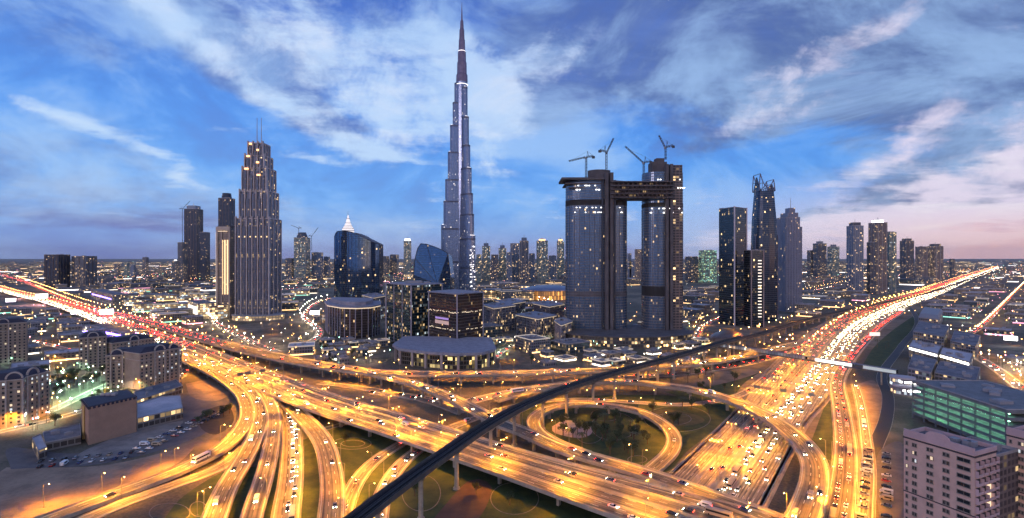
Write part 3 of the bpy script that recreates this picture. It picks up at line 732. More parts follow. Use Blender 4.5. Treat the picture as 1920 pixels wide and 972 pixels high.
tag(far_lamp.build('distant_street_lamps', [POLEM, LENS, LENSW]), 'rows of tiny glowing street lamps along the far roads', 'street lamps', kind='stuff')
print('LAMPS', len(LAMPS), 'at', [round(LAMPS[min(len(LAMPS)-1, i)][0]) for i in (50, 150, 285)])

# ---- traffic: cars at rest in their lanes, headlights towards us on one side, tail lights on the other
def lanes_of(key, offs, way, gap, where, **k):
    for o in offs: traffic(FR[key], o, way, gap, where, **k)
lanes_of('G', (-.12, -.19, -.26), -1, 10.5, 'on the great highway, coming towards us', s0=150, s1=1500)
lanes_of('G', (-.42, -.52), -1, 15, 'on the left carriageway of the great highway', s0=150, s1=1500)
lanes_of('G', (-.66, -.8), -1, 40, 'on the left carriageway of the great highway', s0=150, s1=1500)
lanes_of('G', (.13, .3), 1, 34, 'on the great highway, driving away', s0=150, s1=1500)
lanes_of('G', (.55, .72), 1, 30, 'on the right carriageway of the great highway', s0=450, s1=1500)
lanes_of('G', (-.08, -.15, -.22, -.28, -.45, -.55, -.7, -.84), -1, 16, 'far', s0=1500, s1=9500)
lanes_of('G', (.12, .2, .28, .36, .5, .65), 1, 24, 'far', s0=1500, s1=9500)
lanes_of('A', (-.15, -.3, -.62, -.8), 1, 95, 'on the near side of the widest flyover')
lanes_of('A', (.18, .34, .6, .8), -1, 80, 'on the far side of the widest flyover')
lanes_of('A', (-.2, -.4, -.7, -.85), 1, 16, 'far', s0=2200, s1=6350)
lanes_of('A', (.2, .35, .6, .8), -1, 15, 'far', s0=2200, s1=6350)
lanes_of('B', (-.4, .4), -1, 18, 'far', s0=1500, s1=5200)
lanes_of('B', (-.4, .1, .5), -1, 60, 'on the rear flyover')
lanes_of('B2', (-.3, .35), 1, 50, 'on the curved branch flyover')
lanes_of('E', (-.45, 0, .45), 1, 70, 'on the large curved ramp')
lanes_of('J', (-.35, .3), -1, 10, 'on the road of red tail lights at the right')
lanes_of('P4', (.1, .42), 1, 10, 'in the bright queue at lower left')
lanes_of('P6b', (-.3, .3), 1, 12, 'on the near slip road under the viaduct')
lanes_of('P1', (0,), 1, 60, 'on the outermost lower left ramp')
lanes_of('P2', (-.3, .3), 1, 50, 'on the second lower left ramp')
lanes_of('P3', (0,), 1, 55, 'on the third lower left ramp')
lanes_of('P5', (.2,), 1, 60, 'on the dark curved ramp')
lanes_of('F1', (-.4, .1, .5), 1, 30, 'on the ground road behind the loop')
lanes_of('F2', (0,), 1, 40, 'on the narrow road behind the loop')
lanes_of('P6a', (0,), -1, 45, 'on the golden slip road under the viaduct')
lanes_of('L', (0,), 1, 60, 'on the tight loop ramp')
lanes_of('K', (0,), 1, 60, 'on the narrow road at the right')
for k_ in ('S1', 'S2', 'S3', 'S4', 'S5', 'S6', 'S7', 'S8'):
    lanes_of(k_, (-.4,), 1, 30, 'on a side street'); lanes_of(k_, (.4,), -1, 30, 'on a side street')
# parked cars
def park(px0, py0, px1, py1, n, rows=1, dr=6.0, rz=0.0, where='', skip=.15):
    a, b = G(px0, py0), G(px1, py1); dv = (b-a); L = dv.length; u = dv/L; nn = Vector((-u.y, u.x, 0))
    for r in range(rows):
        for k in range(n):
            if random.random() < skip: continue
            p = a+u*(L*k/n)+nn*(r*dr); p.z = .06
            h = math.atan2(-nn.x, nn.y)+rz+random.uniform(-.05, .05)
            TRAFFIC.append((p.length*.82, p, h+(math.pi if random.random() < .4 else 0), where, False))
park(60, 878, 250, 858, 26, 2, 9, 0, 'parked on the asphalt lot beside the blank beige block')
park(265, 850, 420, 772, 26, 2, 8, 0, 'parked on the lot near the outermost ramp')
park(1662, 985, 1662, 845, 26, 2, 9, 0, 'parked along the edge of the lot before the pink tower')
TRAFFIC.sort(key=lambda q: q[0])
CP = {}; CM = {}
stuff_cars = MB()
ncar = 0; seen_pos = []
for dist, p, rz, where, lit in TRAFFIC:
    if p.length < 60: continue
    if dist < 900 and any((p-q).length < 5.4 for q in seen_pos[-400:]): continue
    seen_pos.append(p)
    ci = random.choices(range(6), (3, 4, 5, 1, 2, 2))[0]; ncar += 1
    if ncar <= 295:
        lab = '%s car with %s, %s' % (CNAME[ci], 'its lights on' if lit else 'lights off', where)
        vk = 'bus' if ncar % 23 == 7 and lit else ('van' if ncar % 8 == 3 else None)
        if vk:
            ci = random.choice((0, 1, 5)); key = (ci, lit, vk)
            if key not in VM: VM[key] = van_mesh(ci, lit, vk == 'bus')
            o = link(vk, VM[key]); o.location = p; o.rotation_euler = (0, 0, rz); tag(o, lab.replace(' car ', ' %s ' % vk), vk, '%s %s' % ({'bus': 'buses', 'van': 'vans'}[vk], where))
        elif ncar <= 150:
            key = (ci, lit)
            if key not in CP: CP[key] = car_proto(ci, lit); o = CP[key]; o.location = p; o.rotation_euler = (0, 0, rz); tag(o, lab, 'car', 'cars '+where)
            else: copy_thing(CP[key], p, rz, lab, 'cars '+where)
        else:
            key = (ci, lit)
            if key not in CM: CM[key] = car_mesh(ci, lit)
            o = link('car', CM[key]); o.location = p; o.rotation_euler = (0, 0, rz); tag(o, lab, 'car', 'cars '+where)
    else:
        M = Matrix.Translation(p) @ Matrix.Rotation(rz, 4, 'Z')
        stuff_cars.box((0, 0, .65), (1.8, 4.4, .7), 0, 0 if ci < 2 else 1, M); stuff_cars.box((0, -.3, 1.2), (1.5, 2.2, .5), 0, 2, M)
        if lit: car_lights(stuff_cars, M, (-1, 1), 3, 4)
tag(stuff_cars.build('distant_traffic', [CARCOL[0], CARCOL[2], GLASSD, HEAD, TAIL]), 'dense lines of distant cars with glowing lights on the far roads', 'traffic', kind='stuff')
print('CARS', ncar)
# ================================================================ BUILDINGS
def rect(cx, cy, w, d, rz=0):
    c, s = math.cos(rz), math.sin(rz)
    return [(cx+x*c-y*s, cy+x*s+y*c) for x, y in ((-w/2, -d/2), (w/2, -d/2), (w/2, d/2), (-w/2, d/2))]
def ell(cx, cy, a, b, rz=0, n=32, p=2.0):
    c, s = math.cos(rz), math.sin(rz); out = []
    for k in range(n):
        q = 2*math.pi*k/n; x = a*math.copysign(abs(math.cos(q))**(2/p), math.cos(q)); y = b*math.copysign(abs(math.sin(q))**(2/p), math.sin(q))
        out.append((cx+x*c-y*s, cy+x*s+y*c))
    return out
def scaled(poly, d):
    cx = sum(p[0] for p in poly)/len(poly); cy = sum(p[1] for p in poly)/len(poly); out = []
    for x, y in poly:
        r = math.hypot(x-cx, y-cy); k = (r+d)/r; out.append((cx+(x-cx)*k, cy+(y-cy)*k))
    return out
def cen(poly): return sum(p[0] for p in poly)/len(poly), sum(p[1] for p in poly)/len(poly)
def newb(poly, label, cat='tower', name='tower', group=None, z=0):
    cx, cy = cen(poly); OCC.append((cx, cy, max(math.hypot(x-cx, y-cy) for x, y in poly)+6))
    return thing(name, label, cat, (cx, cy, z), 0, group)
def body(root, poly, z0, z1, m, roof=None, name='glass_facade', **k):
    q = MB(); q.prism(poly, z0, z1, 0, 1, **k); return part(q, name, [m, roof or ROOF], root)
def bands(root, poly, zs, out=.5, h=.8, m=None, name='floor_bands', smooth=False):
    q = MB(); P = scaled(poly, out)
    for z in zs: q.prism(P, z, z+h, 0, 0, bottom=True)
    return part(q, name, m or LSTONE, root)
def edge_walk(poly, spacing, edges=None):
    n = len(poly); carry = spacing*.5; 
    for i in range(n):
        a, b = poly[i], poly[(i+1) % n]; L = math.hypot(b[0]-a[0], b[1]-a[1])
        if edges is not None and i not in edges: continue
        s_ = carry
        while s_ < L:
            k = s_/L; yield a[0]+(b[0]-a[0])*k, a[1]+(b[1]-a[1])*k, math.atan2(b[1]-a[1], b[0]-a[0]); s_ += spacing
        carry = s_-L
def fins(root, poly, spacing, z0, z1, w=.5, d=.9, m=None, name='facade_fins', edges=None):
    q = MB()
    for x, y, a in edge_walk(poly, spacing, edges): q.box((x, y, (z0+z1)/2), (w, d, z1-z0), a)
    return part(q, name, m or LSTONE, root)
def roofkit(root, poly, z, n=4, m=None, smax=8, seed=1, par=1.2, name='rooftop_unit'):
    rr = random.Random(seed); cx, cy = cen(poly)
    q = MB(); P = poly; Q = scaled(poly, -.6)
    nn = len(P)
    for i in range(nn):
        j = (i+1) % nn
        q.face([(*P[i], z), (*P[j], z), (*P[j], z+par), (*P[i], z+par)]); q.face([(*P[i], z+par), (*P[j], z+par), (*Q[j], z+par), (*Q[i], z+par)]); q.face([(*Q[i], z+par), (*Q[j], z+par), (*Q[j], z), (*Q[i], z)])
    part(q, 'parapet', m or LSTONE, root)
    for k in range(n):
        i = rr.randrange(nn); f = rr.uniform(0, .6); x = cx+(poly[i][0]-cx)*f; y = cy+(poly[i][1]-cy)*f
        sz = (rr.uniform(.3, 1)*smax, rr.uniform(.3, 1)*smax, rr.uniform(1.5, 3.5)); u = MB(); u.box((x, y, z+sz[2]/2+.01), sz, rr.random()); u.box((x, y, z+sz[2]+.2), (sz[0]*.6, sz[1]*.6, .4), .2)
        part(u, name, UNIT, root)
ROOF = mat('roof_membrane', (.24, .23, .25), .85, col2=(.12, .12, .14), vscale=.08)
UNIT = mat('rooftop_metal', (.3, .3, .32), .6, .2)
LSTONE = mat('light_stone', (.38, .36, .36), .7, var=.25, vscale=.05)
GREYC = mat('raw_concrete', (.13, .12, .125), .85, var=.4, vscale=.06)
BRONZE = mat('bronze_cladding', (.10, .075, .065), .5, .3, var=.3)
WARMG = glow('warm_light', (1, .66, .3), 3.5, light=False)
WHITEG = glow('white_light', (1, .95, .9), 7, light=False)
# --- 1 the very tall tapering tower
Fburj = facade('silver_curtain_wall', (.17, .25, .40), (.22, .25, .33), 2.6, 3.7, .26, .22, .06, .3, .9, .22, .75, 3, warmc=(1, .86, .7))
def wing(cx, cy, ang, L, w):
    u = Vector((math.cos(ang), math.sin(ang))); n = Vector((-u.y, u.x)); c = Vector((cx, cy))
    pts = [c-n*w/2, c-n*w/2+u*(L-w/2)]
    pts += [c+u*(L-w/2)+u*(w/2*math.cos(a))+n*(w/2*math.sin(a)) for a in [R(x) for x in (-60, -30, 0, 30, 60)]]
    pts += [c+n*w/2+u*(L-w/2), c+n*w/2]
    return [tuple(p) for p in pts]
D0 = 1407; cx0, cy0 = at(866, D0).x, D0
rt = newb(ell(cx0, cy0, 45, 45, n=8), 'extremely tall tapering silver tower with stepped wings and a needle spire', 'tower')
zz = lambda py: zat(py, D0)
core = MB(); core.prism(ell(cx0, cy0, 15, 15, 0, 12), 0, zz(155), 0, 1); part(core, 'core', [Fburj, ROOF], rt)
for ang, tiers in ((R(188), [(56, 422), (50, 378), (45, 338), (38, 286), (32, 236), (25, 194), (20, 158)]), (R(308), [(57, 443), (51, 404), (46, 366), (40, 318), (34, 276), (28, 222), (22, 166)]), (R(68), [(54, 430), (48, 390), (42, 350), (36, 300), (30, 250), (24, 180)])):
    w = 24
    for k, (L, py) in enumerate(tiers):
        q = MB(); W_ = w-k*1.5; P = wing(cx0, cy0, ang, L, W_); z1 = zz(py); z0 = 0 if k == 0 else zz(tiers[k-1][1])
        q.prism(P, z0, z1, 0, 1, vz=0)
        wg = part(q, 'wing_tier', [Fburj, ROOF], rt)
        for zm in [z0+(z1-z0)*f for f in ((.93,) if k else (.5, .93))]:
            q = MB(); q.prism(scaled(P, .5), zm, zm+5, 0, 0, bottom=True); part(q, 'mechanical_band', mat('mechanical_louvres', (.10, .11, .15), .4, .5), rt)
        q = MB(); u = Vector((math.cos(ang), math.sin(ang))); e = Vector((cx0, cy0))+u*(L-6)
        q.box((e.x, e.y, z1+.8), (7, W_*.5, .8), ang); part(q, 'terrace_lights', glow('terrace_glow', (1, .93, .9), 2.2, light=False), rt)
        f_ = MB()
        for x, y, a in edge_walk(P, 3.8): f_.box((x, y, (z0+z1)/2), (.45, 1.0, z1-z0), a)
        part(f_, 'facade_fins', mat('steel_fins', (.30, .33, .42), .35, .7), rt)
q = MB()
r_ = [(155, 16), (141, 15.5), (139, 13.5), (118, 13), (116, 11.5), (98, 11), (96, 9.2), (76, 8.6), (74, 7.4), (56, 6.6), (54, 5), (40, 4.2), (38, 2.4), (24, 1.5), (4, .4)]
for (pa, ra), (pb, rb) in zip(r_, r_[1:]): q.prism(ell(cx0, cy0, ra, ra*.9, 0, 10), zz(pa), zz(pb), 0, 1, poly1=ell(cx0, cy0, rb, rb*.9, 0, 10), vz=0)
part(q, 'spire', [mat('spire_steel', (.26, .2, .26), .35, .7, var=.3, vscale=.1), ROOF], rt)
for py, rr_ in ((160, 16.6), (97, 10.0)):
    q = MB(); q.prism(ell(cx0, cy0, rr_, rr_, 0, 12), zz(py), zz(py)+.9, 0, 0, bottom=True); part(q, 'light_ring', glow('terrace_glow', (1, .93, .9), 2.2, light=False), rt)
# flood-lit podium side
for k in range(9):
    q = MB(); a = R(308); u = Vector((math.cos(a), math.sin(a))); e = Vector((cx0, cy0))+u*50+Vector((4, -6))
    for _ in range(5): q.box((e.x+random.uniform(-8, 5), e.y-8, 40+k*13+random.uniform(-6, 6)), (1+3*random.random(), 2, 1+1.5*random.random())); part(q, 'terrace_lights', glow('terrace_glow', (1, .93, .9), 2.2, light=False), rt)
# --- 2 fluted residential tower at the left
D1 = 985; X1 = at(480, D1).x; zz1 = lambda py: zat(py, D1)
FADD = facade('fluted_facade', (.12, .15, .22), (.15, .14, .15), 3.2, 3.5, .34, .3, .13, .85, 1.0, .25, .45, 11)
rt = newb(rect(X1, D1+26, 84, 52), 'tall fluted beige tower with stepped shoulders and twin roof masts', 'tower')
lv = [(443, 527, 410, 50), (450, 522, 358, 44), (455, 517, 314, 38), (460, 511, 290, 34), (466, 506, 266, 28)]
zb = 0
STON = mat('sand_stone_fins', (.60, .54, .52), .7, var=.3, vscale=.06)
for k, (l, r, top, dep) in enumerate(lv):
    xa, xb = at(l, D1+27-dep/2).x, at(r, D1+27+dep/2).x; cxx = (xa+xb)/2; z1 = zz1(top)
    P = rect(cxx, D1+27, xb-xa, dep)
    body(rt, P, 0 if k == 0 else zb, z1, FADD, vz=0)
    nb = 6-k if k < 4 else 3
    for j in range(nb):               # rounded bays running up the front
        bx = xa+(xb-xa)*(j+.5)/nb; q = MB(); rr_ = (xb-xa)/nb*.38
        q.prism(ell(bx, D1+27-dep/2, rr_, 4.2, 0, 12), 0 if k == 0 else zb, z1-6-(j % 2)*9, 0, 1, vz=0); part(q, 'rounded_bay', [FADD, ROOF], rt)
    q = MB()
    for j in range(nb+1):
        bx = xa+(xb-xa)*j/nb
        q.box((bx, D1+27-dep/2-1, ((0 if k == 0 else zb)+z1)/2+2), (1.6, 5.5, z1-(0 if k == 0 else zb)+4))
    for sx in (xa, xb):
        for yy in (.33, .66, 1): q.box((sx, D1+27-dep/2+dep*yy, ((0 if k == 0 else zb)+z1)/2), (2.2, 2.5, z1-(0 if k == 0 else zb)))
    part(q, 'stone_fins', STON, rt)
    q = MB(); q.prism(scaled(P, .8), z1-1, z1+1.2, 0, 0, bottom=True); part(q, 'cornice', STON, rt)
    if k >= 2:
        q = MB(); q.box((cxx-(xb-xa)*.3, D1+27-dep/2-4, z1-2), ((xb-xa)*.16, 2, 3)); q.box((cxx+(xb-xa)*.2, D1+27-dep/2-4, z1-14), ((xb-xa)*.14, 2, 3)); part(q, 'crown_light', glow('amber_light', (1, .45, .15), 3, light=False), rt)
    zb = z1
for px in (482, 490):
    q = MB(); p = at(px, D1+20); q.tube((p.x, D1+20, zz1(268)), (p.x, D1+20, zz1(216)), .9, .5, 8); part(q, 'mast', METAL, rt)
q = MB(); q.prism(ell(X1, D1+10, 48, 34, 0, 40), 0, 9, 0, 1); part(q, 'podium', [facade('lit_podium', (.3, .25, .18), (.3, .27, .24), 6, 4.5, .15, .2, .9, .9, 2.2, .4, 0, 5), ROOF], rt)
q = MB(); q.prism(ell(X1, D1+10, 50, 36, 0, 40), 9, 9.9, 0, 0, bottom=True); part(q, 'canopy', LSTONE, rt)
OCC.append((X1, D1, 70))
# --- 2b framed hotel slab beside it
D2 = 1010; l, r = at(405, D2).x, at(446, D2+30).x
FH = facade('hotel_slab', (.10, .09, .09), (.33, .27, .22), 3.3, 3.4, .4, .35, .10, .9, 1.2, .4, .3, 12)
P = rect((l+r)/2, D2+17, r-l, 30)
rt = newb(P, 'slender hotel slab with glowing vertical window slots beside the fluted tower', 'tower')
zt = zat(432, D2); body(rt, P, 0, zt, FH)
for i in range(3):
    q = MB(); q.box((l+(r-l)*(.42+.19*i), D2+1.9, zt*.58), (2.6, .6, zt*.62)); part(q, 'window_slot', glow('slot_light', (1, .62, .25), 1.6, light=False), rt)
q = MB(); q.box((l+1.6, D2+1.2, zt/2+3), (3.2, 3, zt+6)); q.box((r-1, D2+1.2, zt/2+3), (2, 3, zt+6)); q.box(((l+r)/2, D2+1.1, zt+3.5), (r-l+.6, 3.2, 7)); q.box((l+11, D2+1.4, zt/2), (1.2, 2, zt)); part(q, 'stone_frame', mat('lit_stone', (.55, .46, .38), .7, var=.2), rt)
q = MB(); q.box(((l+r)/2, D2+20, zt+7.6), (r-l-2, 36, 1)); part(q, 'roof_slab', ROOF, rt)
q = MB(); q.box((l-.4, D2+.9, zt/2), (.8, .8, zt-8)); q.box(((l+r)/2, D2-.6, zt-2), ((r-l)*.7, .4, 1)); part(q, 'edge_light', glow('edge_warm', (1, .72, .42), 1.3, light=False), rt)

def simple_tower(px0, px1, top, base, m, label, dep=.8, rz=0, crown=None, group=None, roofn=3, bandz=None, finm=None, finsp=None, name='tower', cat='tower', D=None, z=None, par=1.5):
    D = D or 115200/(base-483); xa, xb = at(px0, D).x, at(px1, D).x; k0 = (px0-960)/F; k1 = (px1-960)/F
    if px1 < 940: xb = xa+(k1*D-xa)/(1-k1*dep)
    elif px0 > 980: xa = xb-(xb-k0*D)/(1+k0*dep)
    w = xb-xa; z1 = zat(top, D) if z is None else z
    P = rect((xa+xb)/2, D+w*dep/2, w, w*dep, rz)
    rt = newb(P, label, cat, name, group); body(rt, P, 0, z1, m)
    if finm: fins(rt, P, finsp or w/6, 0, z1+1, max(.5, w*.03), max(.8, w*.03), finm)
    if bandz: bands(rt, P, [z1*f for f in bandz], .4, max(1.2, z1*.012), finm)
    roofkit(rt, P, z1, roofn, smax=w*.35, seed=int(px0), par=par)
    if crown: crown(rt, (xa+xb)/2, D+w*dep/2, w, z1, D)
    return rt, (xa+xb)/2, D+w*dep/2, w, z1
FD = [facade('far_glass_dark', (.06, .09, .13), (.09, .09, .11), 4, 4, .3, .3, .15, .6, 1.2, .3, .4, 21),
      facade('far_glass_blue', (.09, .15, .24), (.17, .19, .24), 4.5, 4, .25, .3, .14, .5, 1.3, .25, .55, 22),
      facade('far_block_beige', (.06, .06, .07), (.24, .2, .19), 4, 3.6, .45, .4, .22, .8, 1.6, .4, .2, 23),
      facade('far_glass_teal', (.07, .15, .17), (.16, .2, .2), 4, 4, .25, .35, .28, .3, 1.3, .3, .4, 24)]
FDARK = facade('dark_tower_glass', (.035, .05, .08), (.06, .06, .075), 3.6, 3.8, .15, .25, .06, .6, 1.2, .15, .6, 25)
def c_setback(s=.6, h=14, m=None):
    def f(rt, cx, cy, w, z1, D):
        q = MB(); q.prism(rect(cx, cy, w*s, w*s), z1, z1+h, 0, 1); part(q, 'crown', [m or FD[1], ROOF], rt)
        q = MB(); q.tube((cx, cy, z1+h), (cx, cy, z1+h*2), w*.03, .3, 6); part(q, 'mast', METAL, rt)
    return f
def c_lit(col=WHITEG, h=8, s=.7):
    def f(rt, cx, cy, w, z1, D):
        q = MB(); q.prism(ell(cx, cy, w*s/2, w*s/2, 0, 12), z1, z1+h, 0, 0); part(q, 'lit_crown', col, rt)
        q = MB(); q.prism(ell(cx, cy, w*s/2+.5, w*s/2+.5, 0, 12), z1+h, z1+h*1.5, 0, 0, poly1=ell(cx, cy, .6, .6, 0, 12)); q.tube((cx, cy, z1+h*1.4), (cx, cy, z1+h*2.3), 1, .3, 5); part(q, 'cap', UNIT, rt)
    return f
# --- left background
simple_tower(83, 132, 478, 541, FDARK, 'dark office block with a lighter band, the leftmost of the two by the far highway', 1, finm=BRONZE, finsp=14)
simple_tower(134, 182, 481, 540, FD[0], 'dark blue office block standing right beside the leftmost office block', 1, finm=BRONZE, finsp=20)
simple_tower(267, 279, 483, 522, FD[0], 'lone slim dark tower far off on the left plain', 1)
simple_tower(345, 381, 392, 527, FDARK, 'dark unfinished tower with a rooftop crane at the left', .9, crown=c_setback(.7, 18), finm=BRONZE, finsp=14)
simple_tower(374, 394, 436, 528, FDARK, 'dark lower tower leaning against the right side of the unfinished tower', 1.2)
simple_tower(333, 352, 455, 529, FD[0], 'dark lower tower on the left side of the unfinished tower', 1.2)
simple_tower(322, 336, 490, 531, FD[0], 'short dark block with a lit roof at the left foot of the unfinished tower', 1.2, crown=c_lit(WHITEG, 5, .5))
rt, cx, cy, w, z1 = simple_tower(409, 441, 372, 560, FDARK, 'dark rounded tower rising behind the framed hotel slab', .9, finm=BRONZE, finsp=9)
q = MB(); q.prism(ell(cx, cy, w*.42, w*.42, 0, 16), z1, z1+16, 0, 1, poly1=ell(cx, cy, w*.34, w*.34, 0, 16)); part(q, 'crown', [FDARK, ROOF], rt)
rt, cx, cy, w, z1 = simple_tower(551, 582, 446, 524, FD[3], 'pale green tower under construction with a rounded top and cranes', .9, finm=LSTONE, finsp=18, bandz=(.3, .6, .9))
q = MB(); q.prism(ell(cx, cy, w*.48, w*.4, 0, 16), z1, z1+30, 0, 1, poly1=ell(cx, cy, w*.3, w*.25, 0, 16)); part(q, 'crown', [FD[0], ROOF], rt)
simple_tower(535, 552, 485, 524, FD[0], 'dark block at the left foot of the pale green tower', 1)
simple_tower(584, 606, 474, 523, FD[1], 'bluish block just right of the pale green tower', 1)
simple_tower(607, 619, 482, 522, FD[1], 'small bluish block left of the curved glass tower', 1)
simple_tower(712, 730, 481, 516, FD[0], 'dark block between the curved tower and the wedge tower, left one', 1.3)
simple_tower(731, 748, 478, 515, FD[0], 'dark block between the curved tower and the wedge tower, right one', 1.3)
simple_tower(757, 771, 452, 520, FD[3], 'slim pale tower with a white lit top left of the wedge tower', 1, crown=c_lit(WHITEG, 12, .9), finm=LSTONE, finsp=10)
# --- domed tower behind the curved glass one
D = 1330; rt, cx, cy, w, z1 = simple_tower(638, 667, 440, 0, FD[1], 'pale tower with a white lit dome rising behind the curved glass tower', 1, D=D)
q = MB(); rr_ = [(0, 11), (10, 12), (16, 11), (22, 8), (30, 5), (42, 2.5), (52, .6)]
for (ha, ra), (hb, rb) in zip(rr_, rr_[1:]): q.prism(ell(cx, cy, ra*1.3, ra*1.3, 0, 14), z1+ha, z1+hb, 0, 0, poly1=ell(cx, cy, rb*1.3, rb*1.3, 0, 14))
part(q, 'lit_dome', glow('dome_light', (1, .9, .88), .9, light=False), rt)
q = MB()
for ha, ra in rr_[:-1]: q.prism(ell(cx, cy, ra*1.3+.8, ra*1.3+.8, 0, 14), z1+ha, z1+ha+1.4, 0, 0, bottom=True)
q.tube((cx, cy, z1+50), (cx, cy, z1+64), .7, .2, 6); part(q, 'dome_ribs', UNIT, rt)
# --- curved glass tower
FBL = facade('blue_curved_glass', (.06, .13, .24), (.045, .055, .075), 3.1, 4.0, .10, .14, .035, .5, 1.2, .06, .85, 31)
D = 1090; xa, xb = at(622, D).x, at(708, D).x
n = 26; P = []
for k in range(n+1):
    f = k/n; P.append((xa+(xb-xa)*f, D+16-26*math.sin(math.pi*f)**.9*.9))
for k in range(8+1): f = k/8; P.append((xb-(xb-xa)*f, D+48+8*math.sin(math.pi*f)))
rt = newb(P, 'dark blue curved glass tower with a sloping bowed roofline', 'tower')
zl = zat(434, D); zr = zat(458, D)
def zroof(i):
    f = (P[i][0]-xa)/(xb-xa); return zl+(zr-zl)*f+10*math.sin(math.pi*min(1, f*1.1))**1.2-(12*(1-f*9)**2 if f < .11 else 0)
q = MB()
Pm = P; top = zroof
q.prism(P, 0, top, 0, 1, cap=True); part(q, 'glass_facade', [FBL, ROOF], rt)
q = MB()
for k in range(0, n+1, 2): q.box((P[k][0], P[k][1]-.2, (zroof(k)+1)/2), (.35, .8, zroof(k)+1))
part(q, 'mullions', DARKM, rt)
q = MB()
for k in range(n): q.bar((P[k][0], P[k][1], zroof(k)+.4), (P[k+1][0], P[k+1][1], zroof(k+1)+.4), 1.2)
part(q, 'roof_edge', DARKM, rt)
# --- wedge tower
D = 1160; pts = [(775, 535), (777, 500), (781, 472), (786, 458)]
rt = newb(rect(at(810, D).x, D+15, 84, 40), 'sharp dark glass wedge tower with a slanted roof left of the tallest tower', 'tower')
sh = [(775, 560), (775, 515), (778, 485), (783, 466), (789, 457), (800, 458), (815, 463), (832, 470), (840, 476), (845, 520), (846, 560)]
sh = [(at(px, D).x, max(0.0, zat(py, D)) if py < 555 else 0) for px, py in sh]
q = MB(); n = len(sh); acc = 0
xm = at(822, D).x
for i in range(n):
    a, b = sh[i], sh[(i+1) % n]; L = math.dist(a, b); q.face([(a[0], D, a[1]), (b[0], D, b[1]), (b[0]+4, D+42, b[1]*.96), (a[0]+4, D+42, a[1]*.96)], [(acc, 0), (acc+L, 0), (acc+L, 42), (acc, 42)], 0); acc += L
cb = (xm, D-14)
for i in range(n):
    a, b = sh[i], sh[(i+1) % n]
    fa = 1-abs(a[0]-xm)/60; fb = 1-abs(b[0]-xm)/60
    q.face([(a[0], D, a[1]), (b[0], D, b[1]), (cb[0], cb[1], 60)], [(a[0], a[1]), (b[0], b[1]), (cb[0], 60)], 0)
part(q, 'glass_facade', [FBL, ROOF], rt)
q = MB()
for i in range(n-1): q.bar((sh[i][0], D-.3, sh[i][1]), (sh[i+1][0], D-.3, sh[i+1][1]), 1.2)
for i in (2, 5, 8): q.bar((sh[i][0], D-.5, sh[i][1]), (cb[0], cb[1]-.5, 60), .8)
part(q, 'edge_frame', DARKM, rt)
# --- twin office blocks and their podium
FO1 = facade('office_teal_glass', (.03, .065, .075), (.045, .055, .06), 2.6, 3.9, .12, .22, .26, .25, .55, .12, .6, 41, clump=1.2)
FO2 = facade('office_bronze_glass', (.06, .05, .05), (.075, .06, .06), 2.2, 3.9, .12, .16, .05, .9, .8, .12, .6, 42)
def corner_block(D, pl, pc, pr, top, label, m, ang_l=None, name='office_building', cat='office building'):
    c = at(pc, D); rl = at(pl, D*1.075); rr2 = at(pr, D*1.06)
    P = [(rl.x, rl.y), (c.x, c.y), (rr2.x, rr2.y), (rl.x+rr2.x-c.x, rl.y+rr2.y-c.y)]
    rt = newb(P, label, cat, name); z1 = zat(top, D); body(rt, P, 0, z1, m); return rt, P, z1
rt, P, z1 = corner_block(700, 724, 771, 829, 536, 'dark teal glass office block with a flat roof, left of the bronze one', FO1)
q = MB()
for i in (0, 1, 2):
    q.box((P[i][0], P[i][1]-.4, z1/2), (1.5, 1.5, z1))
for f in (.33, .66): q.box((P[0][0]+(P[1][0]-P[0][0])*f, P[0][1]+(P[1][1]-P[0][1])*f-.3, z1/2), (.9, 1, z1))
part(q, 'corner_pier', mat('pale_pier', (.34, .32, .38), .6), rt)
q = MB(); q.prism(scaled(P, 2.2), z1+.02, z1+1.4, 0, 0, bottom=True); part(q, 'roof_slab', mat('pale_roof', (.34, .33, .38), .8, var=.3), rt)
q = MB(); q.box((*cen(P), z1+3), (22, 16, 3), .4); q.box((cen(P)[0]+18, cen(P)[1], z1+2.4), (8, 12, 2), .4); part(q, 'rooftop_unit', UNIT, rt)
rt, P, z1 = corner_block(640, 804, 857, 906, 553, 'bronze glass office block with bright lit floor bands beside the teal block', FO2)
q = MB()
for i in (0, 1, 2): q.box((P[i][0], P[i][1]-.4, z1/2), (1.3, 1.3, z1))
part(q, 'corner_pier', mat('pale_pier'), rt)
q = MB(); q.prism(scaled(P, 2.2), z1+.02, z1+1.4, 0, 0, bottom=True); part(q, 'roof_slab', mat('pale_roof'), rt)
for zf, hh in ((.68, .8), (.38, .7), (.13, .5)):
    for (a, b) in ((P[0], P[1]), (P[1], P[2])):
        q = MB(); L = math.dist(a, b); n = int(L/2.6); ang = math.atan2(b[1]-a[1], b[0]-a[0])
        for k in range(n):
            if random.random() < .4: continue
            f = (k+.5)/n; q.box((a[0]+(b[0]-a[0])*f+.12*math.sin(ang), a[1]+(b[1]-a[1])*f-.25*math.cos(ang), z1*zf+random.choice((0, 0, .9))), (random.uniform(1, 2.2), .3, hh), ang)
        part(q, 'lit_windows', glow('office_light', (1, .78, .48), 1.2, light=False), rt)
q = MB(); q.box(((P[0][0]*.52+P[1][0]*.48), (P[0][1]*.52+P[1][1]*.48)-.5, z1*.56), (30, .4, 2.6), math.atan2(P[1][1]-P[0][1], P[1][0]-P[0][0])); part(q, 'lit_lobby', glow('violet_light', (.42, .16, .8), .5, light=False), rt)
